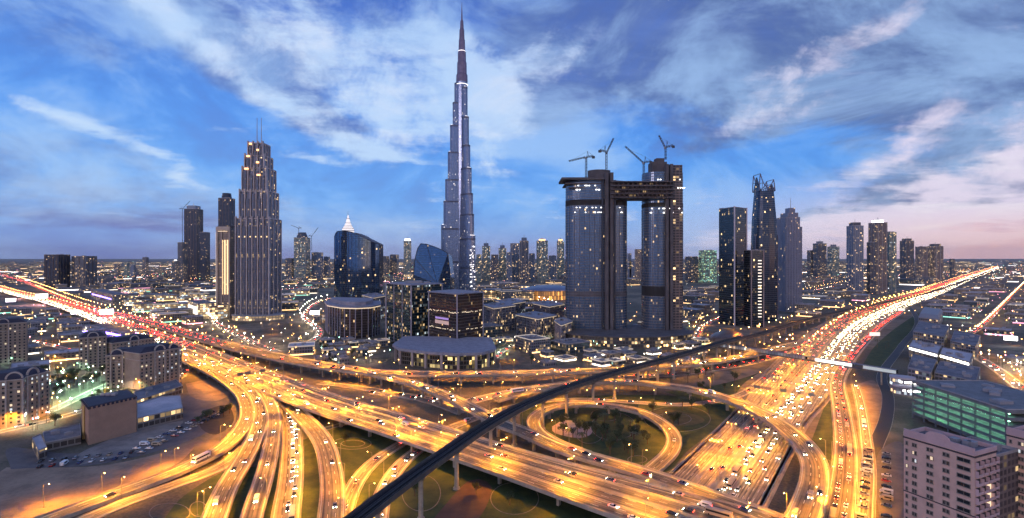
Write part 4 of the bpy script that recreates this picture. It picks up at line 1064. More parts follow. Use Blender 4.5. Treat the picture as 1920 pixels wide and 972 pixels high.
q = MB(); q.box(((P[0][0]*.52+P[1][0]*.48), (P[0][1]*.52+P[1][1]*.48)-.5, z1*.49), (31, .4, 4.6), math.atan2(P[1][1]-P[0][1], P[1][0]-P[0][0])); part(q, 'lit_atrium', glow('atrium_light', (.9, .45, .22), .35, light=False), rt)
D = 560; P = [(at(px, dd).x, dd) for px, dd in ((740, 600), (752, 575), (800, 556), (855, 545), (900, 550), (926, 572), (918, 650), (760, 660))]
rt = newb(P, 'low round-fronted podium with a pale roof in front of the two office blocks', 'building', 'podium_building')
z1 = zat(662, 545); body(rt, P, 0, z1-3, facade('podium_glass', (.05, .05, .04), (.14, .12, .1), 3, 4.5, .1, .2, .5, .9, .8, .15, .4, 44, warmc=(1, .75, .3)))
q = MB(); q.prism(scaled(P, 3), z1-3, z1, 0, 0, bottom=True); part(q, 'roof_slab', mat('pale_roof'), rt)
for x, y, a in edge_walk(scaled(P, 1.2), 19, (0, 1, 2, 3, 4, 5)):
    q = MB(); q.box((x, y, (z1-3)/2), (2.6, 2.4, z1-3), a); part(q, 'pillar', mat('podium_stone', (.4, .33, .3), .7), rt)
# --- low round glass pavilion block left of them
D = 790; P = [(at(px, dd).x, dd) for px, dd in ((610, 850), (616, 800), (640, 765), (668, 757), (695, 768), (712, 800), (712, 860), (620, 880))]
rt = newb(P, 'low round-fronted dark office block with a warmly lit roof edge', 'office building', 'office_building')
z1 = zat(578, 770); body(rt, P, 0, z1, FO2)
q = MB(); q.prism(scaled(P, 1.5), z1, z1+1.2, 0, 0, bottom=True); part(q, 'lit_cornice', glow('cornice_light', (1, .75, .45), 1.1, light=False), rt)
q = MB(); q.prism(scaled(P, 2.5), z1+1.25, z1+3.2, 0, 0, bottom=True); q.prism(scaled(P, -14), z1+3.2, z1+9, 0, 0); part(q, 'roof_slab', mat('pale_roof'), rt)
for x, y, a in edge_walk(scaled(P, .6), 9.5, (0, 1, 2, 3, 4, 5)):
    q = MB(); q.box((x, y, z1/2), (.9, .9, z1), a); part(q, 'pillar', mat('pale_pier'), rt)
FO3 = facade('office_grey_grid', (.05, .06, .08), (.2, .19, .2), 3.2, 3.8, .3, .25, .22, .7, .9, .2, .5, 45)
for (D, a, b, c_, top, m_, lab) in [(800, 905, 926, 966, 580, FO3, 'mid-rise grey gridded office block directly right of the bronze block'), (735, 968, 1008, 1043, 600, FO3, 'mid-rise office block with pale fins in the middle of the office park'),
    (860, 1000, 1030, 1058, 577, FO2, 'bronze glass mid-rise block deeper in the office park'), (900, 930, 955, 985, 572, FO1, 'teal mid-rise block behind the grey gridded one'),
    (690, 1040, 1052, 1072, 612, FO3, 'short office block touching the podium of the bridged towers'), (960, 680, 700, 724, 560, FO1, 'teal mid-rise block between the round office block and the teal tower')]:
    rt, P, z1 = corner_block(D, a, b, c_, top, lab, m_)
    q = MB(); q.prism(scaled(P, .9), z1+.02, z1+.9, 0, 0, bottom=True); part(q, 'lit_cornice', glow('cornice_soft', (1, .75, .45), .6, light=False), rt)
    q = MB(); q.prism(scaled(P, 1.6), z1+.95, z1+2.2, 0, 0, bottom=True); part(q, 'roof_slab', mat('pale_roof'), rt)
    for f in (.3, .6):
        q = MB(); q.box((P[0][0]+(P[2][0]-P[0][0])*f, P[0][1]+(P[2][1]-P[0][1])*f, z1+3.6), (9, 6, 2.8), f*3); part(q, 'rooftop_unit', UNIT, rt)
    fins(rt, P, 4.2, 0, z1, .5, .8, mat('pale_pier'), edges=(0, 1))
# --- bridged towers under construction
FS = facade('new_tower_glass', (.10, .16, .25), (.10, .12, .16), 2.4, 3.9, .16, .30, .05, .4, .8, .2, .5, 51, coolc=(.7, .95, 1))
D = 745; xa, xb = at(1060, D+30).x, at(1176, D+18).x; zt = zat(338, D)
P = ell((xa+xb)/2, D+24, (xb-xa)/2, 24, 0, 36, 2.6)
rt = newb(P, 'left one of the two bridged glass towers under construction', 'tower')
body(rt, P, 0, zt, FS); bands(rt, P, [zt*.27], .3, 7, GREYC, 'open_floor'); 
q = MB(); q.prism(scaled(P, .4), zt*.845, zt*.88, 0, 0, bottom=True); part(q, 'open_floor', mat('void_dark', (.03, .03, .03), .9), rt)
fins(rt, P, 7.5, 0, zt*.84, .5, .9, mat('dark_mullion', (.10, .105, .12), .5, .3)); bands(rt, P, [3.9*k for k in range(1, int(zt/3.9))], .35, .7, mat('slab_edge', (.15, .155, .17), .7))
xc = at(1141, D).x; q = MB(); q.box((xc-3.6, D-.5, (zt+10)/2), (4.6, 13, zt+10)); q.box((xc+3.6, D-.5, (zt+10)/2), (4.6, 13, zt+10)); q.box((xc, D+2, (zt+10)/2), (2.8, 8, zt+9)); part(q, 'lift_core', GREYC, rt)
q = MB(); q.box((xc-9, D+1, zt/2), (2.4, 6, zt)); q.box((xc+9, D+1, zt/2), (2.4, 6, zt)); part(q, 'construction_hoist', DARKM, rt)
q = MB(); q.box((xa+22, D+18, zt+1.5), (62, 50, 3)); q.box((xa+26, D+22, zt-5), (58, 44, 2)); q.box((xa+30, D+22, zt-11), (54, 42, 1.5)); part(q, 'roof_slab', GREYC, rt)
q = MB(); q.prism(ell(at(1128, D).x, D+22, 17, 14, 0, 18), zt+3, zt+17, 0, 0); part(q, 'plant_drum', GREYC, rt)
q = MB()
for k in range(34): q.box((random.uniform(xa+8, xb-8), D-.6+random.uniform(-.1, .1), zt-random.choice((8, 14, 14, 40, 47))), (1.3, 1, .8))
part(q, 'work_lights', WHITEG, rt)
xa2, xb2 = at(1203, D+28).x, at(1282, D+12).x; zt2 = zat(322, D)
P = ell((xa2+xb2)/2, D+22, (xb2-xa2)/2, 22, 0, 36, 2.8)
rt2 = newb(P, 'right one of the two bridged glass towers under construction, stepped at its top', 'tower')
body(rt2, P, 0, zt2, FS); bands(rt2, P, [zt2*.26], .5, 14, mat('void_dark'), 'open_floor')
q = MB(); q.prism(scaled(P, .4), zt2*.79, zt2*.815, 0, 0, bottom=True); part(q, 'open_floor', mat('void_dark'), rt2)
fins(rt2, P, 7.5, 0, zt2*.78, .5, .9, mat('dark_mullion')); bands(rt2, P, [3.9*k for k in range(1, int(zt2/3.9))], .35, .7, mat('slab_edge'))
xc = at(1253, D).x; q = MB(); q.box((xc-3.2, D-.5, (zt2+10)/2), (4, 12, zt2+10)); q.box((xc+3.2, D-.5, (zt2+10)/2), (4, 12, zt2+10)); q.box((xc, D+2, (zt2+10)/2), (2.6, 7, zt2+9)); part(q, 'lift_core', GREYC, rt2)
q = MB(); q.box((at(1269, D).x, D+6, (zat(310, D))/2), (15, 16, zat(310, D))); part(q, 'concrete_wing', facade('unfinished_floors', (.05, .045, .045), (.22, .17, .15), 5, 3.9, .2, .35, .14, .5, 1.6, .6, .1, 55), rt2)
q = MB(); q.box((at(1240, D).x, D+20, zt2+8), (22, 22, 16)); q.box((at(1243, D).x, D+20, zt2+18.5), (12, 14, 7)); q.box((at(1270, D).x, D+24, zat(308, D)-8), (17, 20, 18)); part(q, 'stepped_roof', GREYC, rt2)
q = MB()
for k in range(30): q.box((random.uniform(xa2+5, xb2-3), D-2.6, zt2-random.choice((12, 24, 24, 54, 60))), (1.3, 1.4, .8))
part(q, 'work_lights', WHITEG, rt2)
xs, xe = at(1140, D).x, at(1262, D).x
rb = thing('sky_bridge', 'multi-storey steel sky bridge joining the tops of the two unfinished towers', 'bridge', ((xs+xe)/2, D+16, zt))
for k in range(5):
    za = zat(372, D)+k*5.6; q = MB(); q.box(((xs+xe)/2, D+10, za), (xe-xs-4, 42+k, 1.6)); part(q, 'floor_slab', GREYC, rb)
q = MB(); q.box(((xs+xe)/2, D+12, zat(372, D)+11), (xe-xs-8, 34, 21)); part(q, 'inner_wall', facade('bridge_floors', (.04, .035, .035), (.15, .11, .10), 5, 5.6, .12, .3, .12, .6, 1.8, .6, .1, 56), rb)
q = MB(); n = 12
for k in range(n):
    a = xs+7+(xe-xs-14)*k/n; b = xs+7+(xe-xs-14)*(k+1)/n; za = zat(372, D)
    q.bar((a, D-12, za), (b, D-12, za+22), .9); q.bar((a, D-12, za), (a, D-12, za+23), .9)
part(q, 'truss', BRONZE, rb)
# podium under both towers
P = ell(at(1175, 720).x, 735, 96, 60, 0, 40)
rt = newb(P, 'wide curved podium with scattered work lights beneath the bridged towers', 'building', 'podium_building'); OCC[-1] = (OCC[-1][0], OCC[-1][1], 74)
body(rt, P, 0, 14, facade('podium_dark', (.05, .05, .05), (.12, .11, .11), 4, 4.5, .2, .3, .35, .7, 1.6, .4, .2, 54)); q = MB(); q.prism(scaled(P, 2), 14.02, 15.4, 0, 0, bottom=True); part(q, 'roof_slab', GREYC, rt)
# --- tower cranes
def crane(px, D, z0, z1, heading, jib, lift, label):
    p = at(px, D); rt = thing('tower_crane', label, 'crane', (p.x, D, z0), heading, 'tower cranes')
    def lattice(mb, a, b, w, n):
        a = Vector(a); b = Vector(b); dv = (b-a); u = dv.normalized(); s1 = u.orthogonal().normalized(); s2 = u.cross(s1)
        cs = [s1*w+s2*w, s1*w-s2*w, -s1*w-s2*w, -s1*w+s2*w]
        for c_ in cs: mb.bar(a+c_, b+c_, .35)
        for k in range(n):
            f, g_ = a+dv*k/n, a+dv*(k+1)/n
            for i in range(4): mb.bar(f+cs[i], g_+cs[(i+1) % 4], .25)
    h = z1-z0
    q = MB(); lattice(q, (0, 0, 0), (0, 0, h), 1.1, max(4, int(h/4))); part(q, 'mast', DARKM, rt, local=True)
    q = MB(); e = Vector((math.cos(R(lift)), 0, math.sin(R(lift))))*jib; lattice(q, (1, 0, h), Vector((1, 0, h))+e, .8, max(5, int(jib/4))); part(q, 'jib', DARKM, rt, local=True)
    q = MB(); lattice(q, (0, 0, h), (-11, 0, h+2), 1, 3); q.box((-11, 0, h), (4, 2.6, 3.4)); part(q, 'counterweight_arm', DARKM, rt, local=True)
    q = MB(); q.box((1.5, 1.8, h-1.5), (2.4, 1.8, 2.6)); part(q, 'cab', UNIT, rt, local=True)
    q = MB(); q.bar((-4, 0, h), (-2, 0, h+9), .5); q.bar((-2, 0, h+9), Vector((1, 0, h))+e*.8, .2); q.bar((-2, 0, h+9), (-11, 0, h+2), .2); q.bar((-1, 0, h), (-2, 0, h+9), .4); part(q, 'apex_frame', DARKM, rt, local=True)
    return rt
crane(1099, 760, zat(335, 760), zat(295, 760), R(185), 26, 14*-1, 'crane with a low jib pointing left, on the left bridged tower')
crane(1137, 762, zat(318, 762), zat(285, 762), R(20), 24, 62, 'crane with a raised jib on the round drum of the left bridged tower')
crane(1207, 765, zat(335, 765), zat(305, 765), R(180), 36, 42, 'crane leaning far left above the sky bridge')
crane(1248, 766, zat(300, 766), zat(276, 766), R(170), 20, 64, 'crane on the highest step of the right bridged tower')
crane(342, 2500, zat(500, 2500), zat(392, 2500), R(10), 50, 50, 'distant crane standing left of the dark unfinished tower')
crane(584, 2400, zat(470, 2400), zat(443, 2400), R(20), 50, 55, 'distant crane to the right of the pale green tower')
crane(560, 2400, zat(446, 2400), zat(428, 2400), R(170), 40, 20, 'distant crane on top of the pale green tower')
# --- slab tower
FSL = facade('slab_dark_glass', (.035, .055, .075), (.05, .06, .07), 2.8, 3.9, .12, .18, .07, .5, 1.0, .1, .7, 61)
D = 893; c = at(1377, D); Lc = at(1348, D*1.045); Rc = at(1400, D*1.03)
P = [(Lc.x, Lc.y), (c.x, c.y), (Rc.x, Rc.y), (Lc.x+Rc.x-c.x, Lc.y+Rc.y-c.y)]
rt = newb(P, 'dark slab tower with pale vertical edges left of the pointed tower', 'tower'); z1 = zat(389, D)
body(rt, P, 0, z1, FSL)
q = MB(); q.box((Lc.x+3.6, Lc.y-3.4, z1/2+1), (8.5, 4, z1+2), math.atan2(c.y-Lc.y, c.x-Lc.x)); part(q, 'stone_flank', mat('pink_stone', (.34, .27, .27), .7, var=.2), rt)
for p in (c, Rc):
    q = MB(); q.box((p.x, p.y-.4, z1/2+1), (1.8, 1.8, z1+2)); part(q, 'corner_fin', mat('white_fin', (.6, .56, .6), .5), rt)
roofkit(rt, P, z1, 3, seed=3)
# --- pointed tower with a two-horned crown
FP = facade('pointed_blue_glass', (.035, .055, .09), (.055, .065, .085), 2.6, 3.9, .16, .2, .05, .6, 1.2, .15, .6, 62)
D = 955; xa, xb = at(1410, D+24).x, at(1456, D+14).x; cx, w = (xa+xb)/2, xb-xa
rt = newb(rect(cx, D+20, w, 40), 'pointed dark tower with a pierced two-horned crown', 'tower')
sec = [(0, 1.0), (zat(560, D), 1.0), (zat(460, D), 1.0), (zat(410, D), .93), (zat(370, D), .80), (zat(357, D), .74)]
q = MB()
for (za, sa), (zb_, sb) in zip(sec, sec[1:]): q.prism(ell(cx, D+20, w/2*sa, 20*sa, 0, 16, 3.2), za, zb_, 0, 1, poly1=ell(cx, D+20, w/2*sb, 20*sb, 0, 16, 3.2), vz=0)
part(q, 'glass_facade', [FP, ROOF], rt)
fr_ = [(-.37, 357), (-.36, 340), (-.33, 325), (-.2, 342), (0, 352), (.18, 345), (.27, 336), (.34, 357)]
q = MB()
for yy in (D+6, D+33):
    pp = [(cx+w*a, yy, zat(b, D)) for a, b in fr_]
    for a, b in zip(pp, pp[1:]): q.bar(a, b, 1.3)
    for k in range(1, 8):
        f = k/8; x = cx-w*.36+w*.72*f; 
        q.bar((x, yy, zat(358, D)), (x+w*.05, yy, zat(352-abs(f-.55)*26, D)), .7)
for a, b in fr_: q.bar((cx+w*a, D+6, zat(b, D)), (cx+w*a, D+33, zat(b, D)), .9)
part(q, 'crown_frame', mat('crown_steel', (.14, .14, .2), .4, .5), rt)
for s, tp in ((-1, 330), (1, 342)):
    q = MB(); q.prism(rect(cx+s*w*.31, D+20, w*.08, 26), zat(358, D), zat(tp, D), 0, 0, poly1=rect(cx+s*w*.34, D+20, w*.015, 4)); part(q, 'horn', [FP, ROOF], rt)
for s in (-1, 1):
    q = MB(); q.box((cx+s*w*.5, D+10, zat(440, D)/2), (1.2, 1.8, zat(440, D))); part(q, 'corner_fin', mat('crown_steel'), rt)
D = 880; P = rect(at(1419, D).x, D+10, at(1433, D).x-at(1406, D).x, 22)
rt = newb(P, 'shorter tower with a column of glowing windows in front of the pointed tower', 'tower'); z1 = zat(470, D); body(rt, P, 0, z1, FSL)
for k in range(19):
    q = MB(); q.box((at(1424, D).x, D-1.3, 18+k*(z1-30)/19), (6, .5, 1.5)); part(q, 'lit_balcony', glow('balcony_light', (1, .85, .68), 1.6, light=False), rt)
q = MB(); q.box((at(1408, D).x, D-1.2, z1/2), (1.6, 2, z1)); q.box((at(1431, D).x, D-1.2, z1/2), (1.6, 2, z1)); part(q, 'stone_edge', mat('pink_stone'), rt); roofkit(rt, P, z1, 2, seed=8, smax=6)
# --- pale tower with setback crown
FPL = facade('pale_blue_tower', (.12, .15, .22), (.24, .25, .31), 3.0, 3.8, .3, .3, .04, .6, 1.0, .3, .4, 63)
D = 1129; xa, xb = at(1457, D+36).x, at(1500, D).x
P = rect((xa+xb)/2, D+20, xb-xa, 40); rt = newb(P, 'pale blue-grey tower with a notched crown and short mast', 'tower'); z1 = zat(408, D); body(rt, P, 0, z1, FPL)
P2 = rect(at(1499, D).x, D+26, at(1507, D).x-at(1488, D).x, 34); body(rt, P2, 0, zat(425, D), FPL, name='side_wing')
q = MB(); q.prism(rect((xa+xb)/2+3, D+20, (xb-xa)*.75, 30), z1, z1+11, 0, 1); q.prism(rect((xa+xb)/2+5, D+20, (xb-xa)*.4, 18), z1+11, z1+22, 0, 1); part(q, 'crown', [FPL, ROOF], rt)
q = MB(); q.tube(((xa+xb)/2+6, D+20, z1+22), ((xa+xb)/2+6, D+20, z1+46), .8, .3, 6); part(q, 'mast', METAL, rt)
fins(rt, P, 6, 0, z1, .8, 1, mat('pale_fins', (.32, .33, .4), .6)); roofkit(rt, P, z1, 2, seed=9)
# --- right distance
for a in [(1513, 1532, 470, 520, FD[0], 'dark block, the leftmost of the small group right of the pale tower'), (1524, 1550, 457, 521, FD[0], 'dark tower with a small peaked top in the small group right of the pale tower'),
          (1551, 1574, 463, 519, FD[3], 'slanted greenish tower at the right end of the small group'), (1284, 1309, 482, 530, FD[0], 'dark reddish block just right of the bridged towers'),
          (1310, 1344, 470, 531, facade('green_lit_block', (.12, .25, .2), (.12, .14, .12), 4, 4, .2, .3, .7, .3, .9, .3, .2, 71, warmc=(.8, 1, .4), coolc=(.4, .9, .7)), 'green lit office block right of the bridged towers'),
          (1587, 1619, 424, 553, FD[1], 'rounded blue tower, leftmost of the row before the far highway bend'), (1625, 1641, 455, 553, FD[0], 'dark lower tower tucked left of the white-crowned tower'),
          (1628, 1664, 418, 552, FD[2], 'tallest tower of the right row with a white lit crown'), (1657, 1681, 436, 549, FD[3], 'greenish tower right of the white-crowned tower'),
          (1687, 1714, 452, 529, FD[0], 'dark tower standing apart in the right row'), (1716, 1740, 463, 528, FD[2], 'brown block, left of the last pair in the right row'), (1738, 1769, 462, 528, FD[2], 'brown block at the right end of the right row')]:
    D = 115200/(a[3]-483); cr = None
    if a[0] == 1628: cr = c_lit(WHITEG, 9, .85)
    elif a[0] in (1524, 1551): cr = c_setback(.5, 14)
    elif a[0] in (1587, 1687, 1738): cr = c_setback(.7, 12, FD[0])
    simple_tower(*a[:6], 1.0, crown=cr, finm=BRONZE if a[4] is FD[0] else LSTONE, finsp=D*.008)
# --- centre distance row behind
rr = random.Random(5)
cdist = [(893, 903, 478), (904, 919, 462), (921, 934, 478), (935, 949, 466), (950, 960, 474), (957, 974, 457), (975, 991, 452), (992, 1003, 476), (1006, 1027, 452), (1029, 1043, 480), (1044, 1058, 452),
         (1178, 1190, 490), (1190, 1203, 468), (1176, 1184, 476)]
for i, (a, b, tp) in enumerate(cdist):
    bs = 528+rr.randint(-3, 3)
    desc = ['narrow', 'rounded', 'short', 'square', 'slim', 'broad', 'flat-topped', 'low', 'orange-crowned', 'squat', 'orange-lit', 'low pale', 'pale', 'thin'][i]
    simple_tower(a, b, tp, bs, FD[(3, 3, 0, 3, 1, 1, 0, 1, 3, 1, 3, 1, 2, 1)[i]], '%s distant tower, number %d from the left in the row behind the mall' % (desc, i+1) if i < 11 else '%s distant tower seen through the gap between the bridged towers' % desc, 1.0,
                 crown=c_lit(glow('amber_light', (1, .45, .15), 3, light=False), 9, .6) if i in (8, 10) else (c_setback(.6, 16) if i in (1, 3, 6) else None), finm=LSTONE, finsp=16, roofn=1)
for i, (a, b, tp) in enumerate([(790, 812, 490), (900, 915, 492), (700, 712, 486), (232, 243, 492), (214, 226, 495), (243, 256, 497), (1480, 1500, 500), (1585, 1600, 500), (1780, 1790, 486), (1290, 1300, 495)]):
    simple_tower(a, b, tp, 520+i % 3, FD[i % 4], 'small distant office block on the skyline, number %d from the front list' % (i+1) if False else 'small distant %s office block rising from the low city' % ['dark', 'blue', 'beige', 'teal'][i % 4], 1, group='small distant office blocks', roofn=1)
# ================================================================ NEARER BUILDINGS WITH REAL WINDOWS
WINF = mat('window_frame', (.30, .26, .22), .6); PANE = GLASSD; PANEL = glow('lit_room', (1, .74, .42), 1.1, light=False); PANEC = glow('lit_room_cool', (.85, .95, 1), .9, light=False)
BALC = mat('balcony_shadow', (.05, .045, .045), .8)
WM = {}
def win_mesh(w, h, lit):
    k = (round(w, 1), round(h, 1), lit)
    if k not in WM:
        q = MB(); pass
        for sx in (-1, 1): q.box((sx*w/2, -.08, 0), (.14, .34, h+.14), mi=0)
        q.box((0, -.08, h/2), (w, .34, .14)); q.box((0, -.12, -h/2-.02), (w+.3, .46, .16)); q.box((0, -.01, 0), (.07, .1, h))
        WM[k] = q.mesh('window', [WINF]); q = MB(); q.box((0, .06, 0), (w, .12, h)); WM[k+('p',)] = q.mesh('pane', [{0: PANE, 1: PANEL, 2: PANEC}[lit]])
    return WM[k]
def windows_on(root, a, b, z0, z1, cols, rows, w, h, lit=.12, limit=[0], layout=None, seed=1):
    """a, b: ends of the wall, left to right as seen from outside"""
    rr = random.Random(seed); a = Vector((*a, 0)); b = Vector((*b, 0)); u = (b-a).normalized(); L = (b-a).length
    ang = math.atan2(u.y, u.x); rest = MB(); n = 0
    lay = layout or [((i+.5)/cols, w) for i in range(cols)]
    for r in range(rows-1, -1, -1):
        z = z0+(z1-z0)*(r+.5)/rows
        for f, ww in lay:
            li = 0 if rr.random() > lit else rr.choice((1, 1, 2)); p = a+u*(L*f)
            if n < 96:
                o = link('window', win_mesh(ww, h, li), root); o.location = (p.x-root.location.x, p.y-root.location.y, z); o.rotation_euler = (0, 0, ang); link('pane', WM[(round(ww, 1), round(h, 1), li, 'p')], o)
                if li: o['label'] = 'lit window'
            else: 
                M = Matrix.Translation((p.x-root.location.x, p.y-root.location.y, z)) @ Matrix.Rotation(ang, 4, 'Z')
                rest.box((0, -.02, 0), (ww, .12, h), 0, 1 if li == 0 else 2, M); rest.box((0, -.12, -h/2-.02), (ww+.3, .46, .16), 0, 0, M)
            n += 1
    if rest.v: tag(rest.build('windows', [WINF, PANE, PANEL], root), kind='stuff')
PINK = mat('pink_render', (.70, .47, .38), .8, var=.18, vscale=.15)
PINKD = mat('pink_render_trim', (.60, .42, .42), .8, var=.18, vscale=.15)
# hotel-like block at lower right
P0, P1 = Vector((163, 213)), Vector((172.6, 191)); u = (P1-P0).normalized(); n_ = Vector((-u.y, u.x)); n_ = n_ if n_.x > 0 else -n_
def pink_wing(o, L, dep, zt, label, pediment=True, seed=1):
    a = o; b = o+u*L; c_ = b+n_*dep; d_ = a+n_*dep; P = [tuple(a), tuple(b), tuple(c_), tuple(d_)]
    rt = newb(P, label, 'apartment building', 'apartment_building')
    q = MB(); q.prism(P, 0, zt, 0, 1); part(q, 'wall', [PINK, ROOF], rt)
    q = MB(); q.prism(scaled(P, .35), zt-.9, zt-.3, 0, 0, bottom=True); q.prism(scaled(P, .25), zt*.5, zt*.5+.4, 0, 0, bottom=True); part(q, 'cornice', mat('dark_cornice', (.05, .04, .05), .7), rt)
    q = MB(); A = Vector((*a, zt)); U = Vector((*u, 0)); N = Vector((*n_, 0)); t_ = .5
    shape = [(0, 0), (L, 0), (L, 2.6), (L*.68, 2.8)]+[(L*.5+L*.17*math.cos(x), 3.0+L*.08*math.sin(x)) for x in [math.pi*k/10 for k in range(11)]]+[(L*.32, 2.8), (0, 2.9)]
    f0 = [A+U*s+Vector((0, 0, h))-N*.1 for s, h in shape]; f1 = [p+N*t_ for p in f0]
    q.face(f0); q.face(f1[::-1])
    for i in range(len(f0)): j = (i+1) % len(f0); q.face([f0[i], f0[j], f1[j], f1[i]])
    part(q, 'pediment', PINKD, rt)
    q = MB()
    for x in ((b, c_), (c_, d_), (d_, a)):
        q.bar((*x[0], zt+.8), (*x[1], zt+.8), .4, 1.6)
    part(q, 'parapet', PINKD, rt)
    rows = int(zt/3.15)
    windows_on(rt, a-n_*.05, b-n_*.05, 1, zt-1.2, 5, rows, 1.6, 1.5, .07, layout=[(.05, .8), (.15, .8), (.185, .8), (.37, 1.0), (.42, 1.0), (.60, 1.0), (.65, 1.0), (.86, 4.2)], seed=seed)
    # balconies on the end wall, a dark panel painting each shaded recess
    e0, e1 = b, c_
    cols = 4
    for r in range(rows-1):
        z = 1+(zt-3)*(r+.5)/(rows-1)
        for k in range(cols):
            f = (k+.5)/cols; p = e0+(e1-e0)*f+u*.1; ang = math.atan2((e1-e0).y, (e1-e0).x)
            key = ('balc', random.random() < .1)
            if key not in WM:
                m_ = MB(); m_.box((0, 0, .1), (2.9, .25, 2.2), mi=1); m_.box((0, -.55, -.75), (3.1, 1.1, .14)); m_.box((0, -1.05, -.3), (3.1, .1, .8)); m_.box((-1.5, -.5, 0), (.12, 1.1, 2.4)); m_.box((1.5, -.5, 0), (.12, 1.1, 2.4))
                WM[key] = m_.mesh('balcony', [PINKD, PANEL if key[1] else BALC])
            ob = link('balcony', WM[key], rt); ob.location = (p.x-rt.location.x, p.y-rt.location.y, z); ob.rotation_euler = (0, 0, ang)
    for k in range(5):
        q = MB(); c2 = a+u*(L*random.uniform(.2, .8))+n_*(dep*random.uniform(.25, .8)); q.box((c2.x, c2.y, zt+1), (random.uniform(1.5, 4), random.uniform(1.5, 3), 2), .4); q.tube((c2.x+1, c2.y+2, zt), (c2.x+1, c2.y+2, zt+1.2), .5); part(q, 'rooftop_unit', UNIT, rt)
    return rt
pink_wing(P0, 24, 15, 46, 'pink rendered apartment tower with a rounded pediment, nearest the bottom right corner', seed=1)
pink_wing(P0+n_*41.8+u*16, 28, 16, 46, 'second pink apartment tower, cut off by the right edge of the photo', seed=2)
q = MB(); a = P0+n_*15.2+u*4; P = [tuple(a), tuple(a+u*16), tuple(a+u*16+n_*26), tuple(a+n_*26)]
rt = newb(P, 'lower grey link block between the two pink apartment towers', 'building', 'link_building'); body(rt, P, 0, 40, facade('link_grid', (.04, .04, .045), (.22, .18, .17), 3, 3.1, .3, .35, .15, .8, .9, .4, .2, 81), name='wall'); roofkit(rt, P, 40, 4, smax=4, seed=4)

# arched apartment quarter at the left
BEI = mat('beige_render', (.40, .31, .23), .8, var=.25, vscale=.1); BEIT = mat('beige_trim', (.45, .38, .32), .8)
DARKROOF = mat('dark_tiled_roof', (.045, .04, .06), .7, var=.3)
def arched(px0, d0, px1, d1, dep, zt, label, arches=(.5,), seed=1, lit=.2):
    a = at(px0, d0).xy; b = at(px1, d1).xy; u = (b-a).normalized(); n = Vector((-u.y, u.x)); L = (b-a).length
    P = [tuple(a), tuple(b), tuple(b+n*dep), tuple(a+n*dep)]
    rt = newb(P, label, 'apartment building', 'apartment_building')
    body(rt, P, 0, zt, BEI, name='wall')
    q = MB(); q.prism(scaled(P, .6), zt-.5, zt+.3, 0, 0, bottom=True); q.prism(scaled(P, .4), zt*.8, zt*.8+.5, 0, 0, bottom=True); part(q, 'cornice', BEIT, rt)
    q = MB(); q.prism(scaled(P, .2), zt+.3, zt+4.5, 0, 0, poly1=scaled(P, -dep*.33)); part(q, 'roof', DARKROOF, rt)
    A3 = Vector((*a, 0)); U = Vector((*u, 0)); N = Vector((*n, 0))
    for f in arches:
        q = MB(); c_ = A3+U*(L*f)-N*.7; r = 4.4
        for k in range(12):
            t0, t1 = math.pi*k/12, math.pi*(k+1)/12
            q.bar(c_+U*(r*math.cos(t0))+Vector((0, 0, zt+1+r*math.sin(t0))), c_+U*(r*math.cos(t1))+Vector((0, 0, zt+1+r*math.sin(t1))), 1.0, 1.0)
        q.box((c_+U*-r)+Vector((0, 0, zt/2)), (1, 1, zt), math.atan2(u.y, u.x)); q.box((c_+U*r)+Vector((0, 0, zt/2)), (1, 1, zt), math.atan2(u.y, u.x))
        part(q, 'arched_gable', BEIT, rt)
    rows = int(zt/3.3); cols = max(3, int(L/3.6))
    windows_on(rt, a-n*.05, b-n*.05, 1.5, zt-1, cols, rows, 1.5, 1.7, lit, seed=seed)
    if d1 < d0 or True: windows_on(rt, b+u*.05, b+n*dep+u*.05, 1.5, zt-1, max(2, int(dep/4)), rows, 1.5, 1.7, lit, seed=seed+9)
    return rt
arched(262, 462, 341, 495, 26, 33, 'beige apartment block with a round gabled arch, nearest the ramps', (.45, .8), 3)
arched(198, 468, 258, 478, 24, 30, 'beige apartment block with a dark roof just left of the block nearest the ramps', (.35,), 4)
arched(148, 545, 200, 560, 24, 34, 'greyish apartment block standing behind the arched pair', (.5,), 5)
arched(-60, 352, 42, 366, 24, 33, 'beige apartment block with tall arches cut by the left edge of the photo', (.85,), 6)
arched(45, 372, 93, 392, 24, 33, 'beige apartment block with a stepped arch right of the edge block', (.3,), 7)
arched(-40, 560, 50, 585, 26, 46, 'plain tall apartment block at the far left edge above the arched ones', (.5,), 8, .06)
arched(210, 560, 290, 600, 24, 26, 'low dark roofed apartment block beyond the arched pair', (.5,), 9, .1)
# blank beige block
c0 = at(166, 327).xy; c1 = at(256, 352).xy; cl = at(153, 347).xy; P = [tuple(cl), tuple(c0), tuple(c1), tuple(c1+cl-c0)]
rt = newb(P, 'windowless beige block with a crenellated dark roof edge on the parking lot', 'building', 'blank_building')
body(rt, P, 0, 24, mat('tan_render', (.44, .27, .18), .85, var=.15, vscale=.2), name='wall')
q = MB()
for x, y, a in edge_walk(scaled(P, .1), 2.6): q.box((x, y, 23.6), (1.4, .5, 1.6), a)
part(q, 'roof_crenels', DARKROOF, rt); q = MB(); q.prism(scaled(P, -1), 24.01, 24.5, 0, 0); part(q, 'roof', DARKROOF, rt)
q = MB(); q.box(((cl.x+c0.x)/2-.4, (cl.y+c0.y)/2-.3, 11.5), (1.2, 1.2, 22)); part(q, 'pilaster', mat('yellow_render', (.6, .4, .15), .8), rt)
for k in range(3):
    q = MB(); q.box((cl.x+(c1.x-c0.x)*(.2+.3*k)+6, cl.y+8, 25.2), (3, 2.4, 1.6)); part(q, 'rooftop_unit', UNIT, rt)
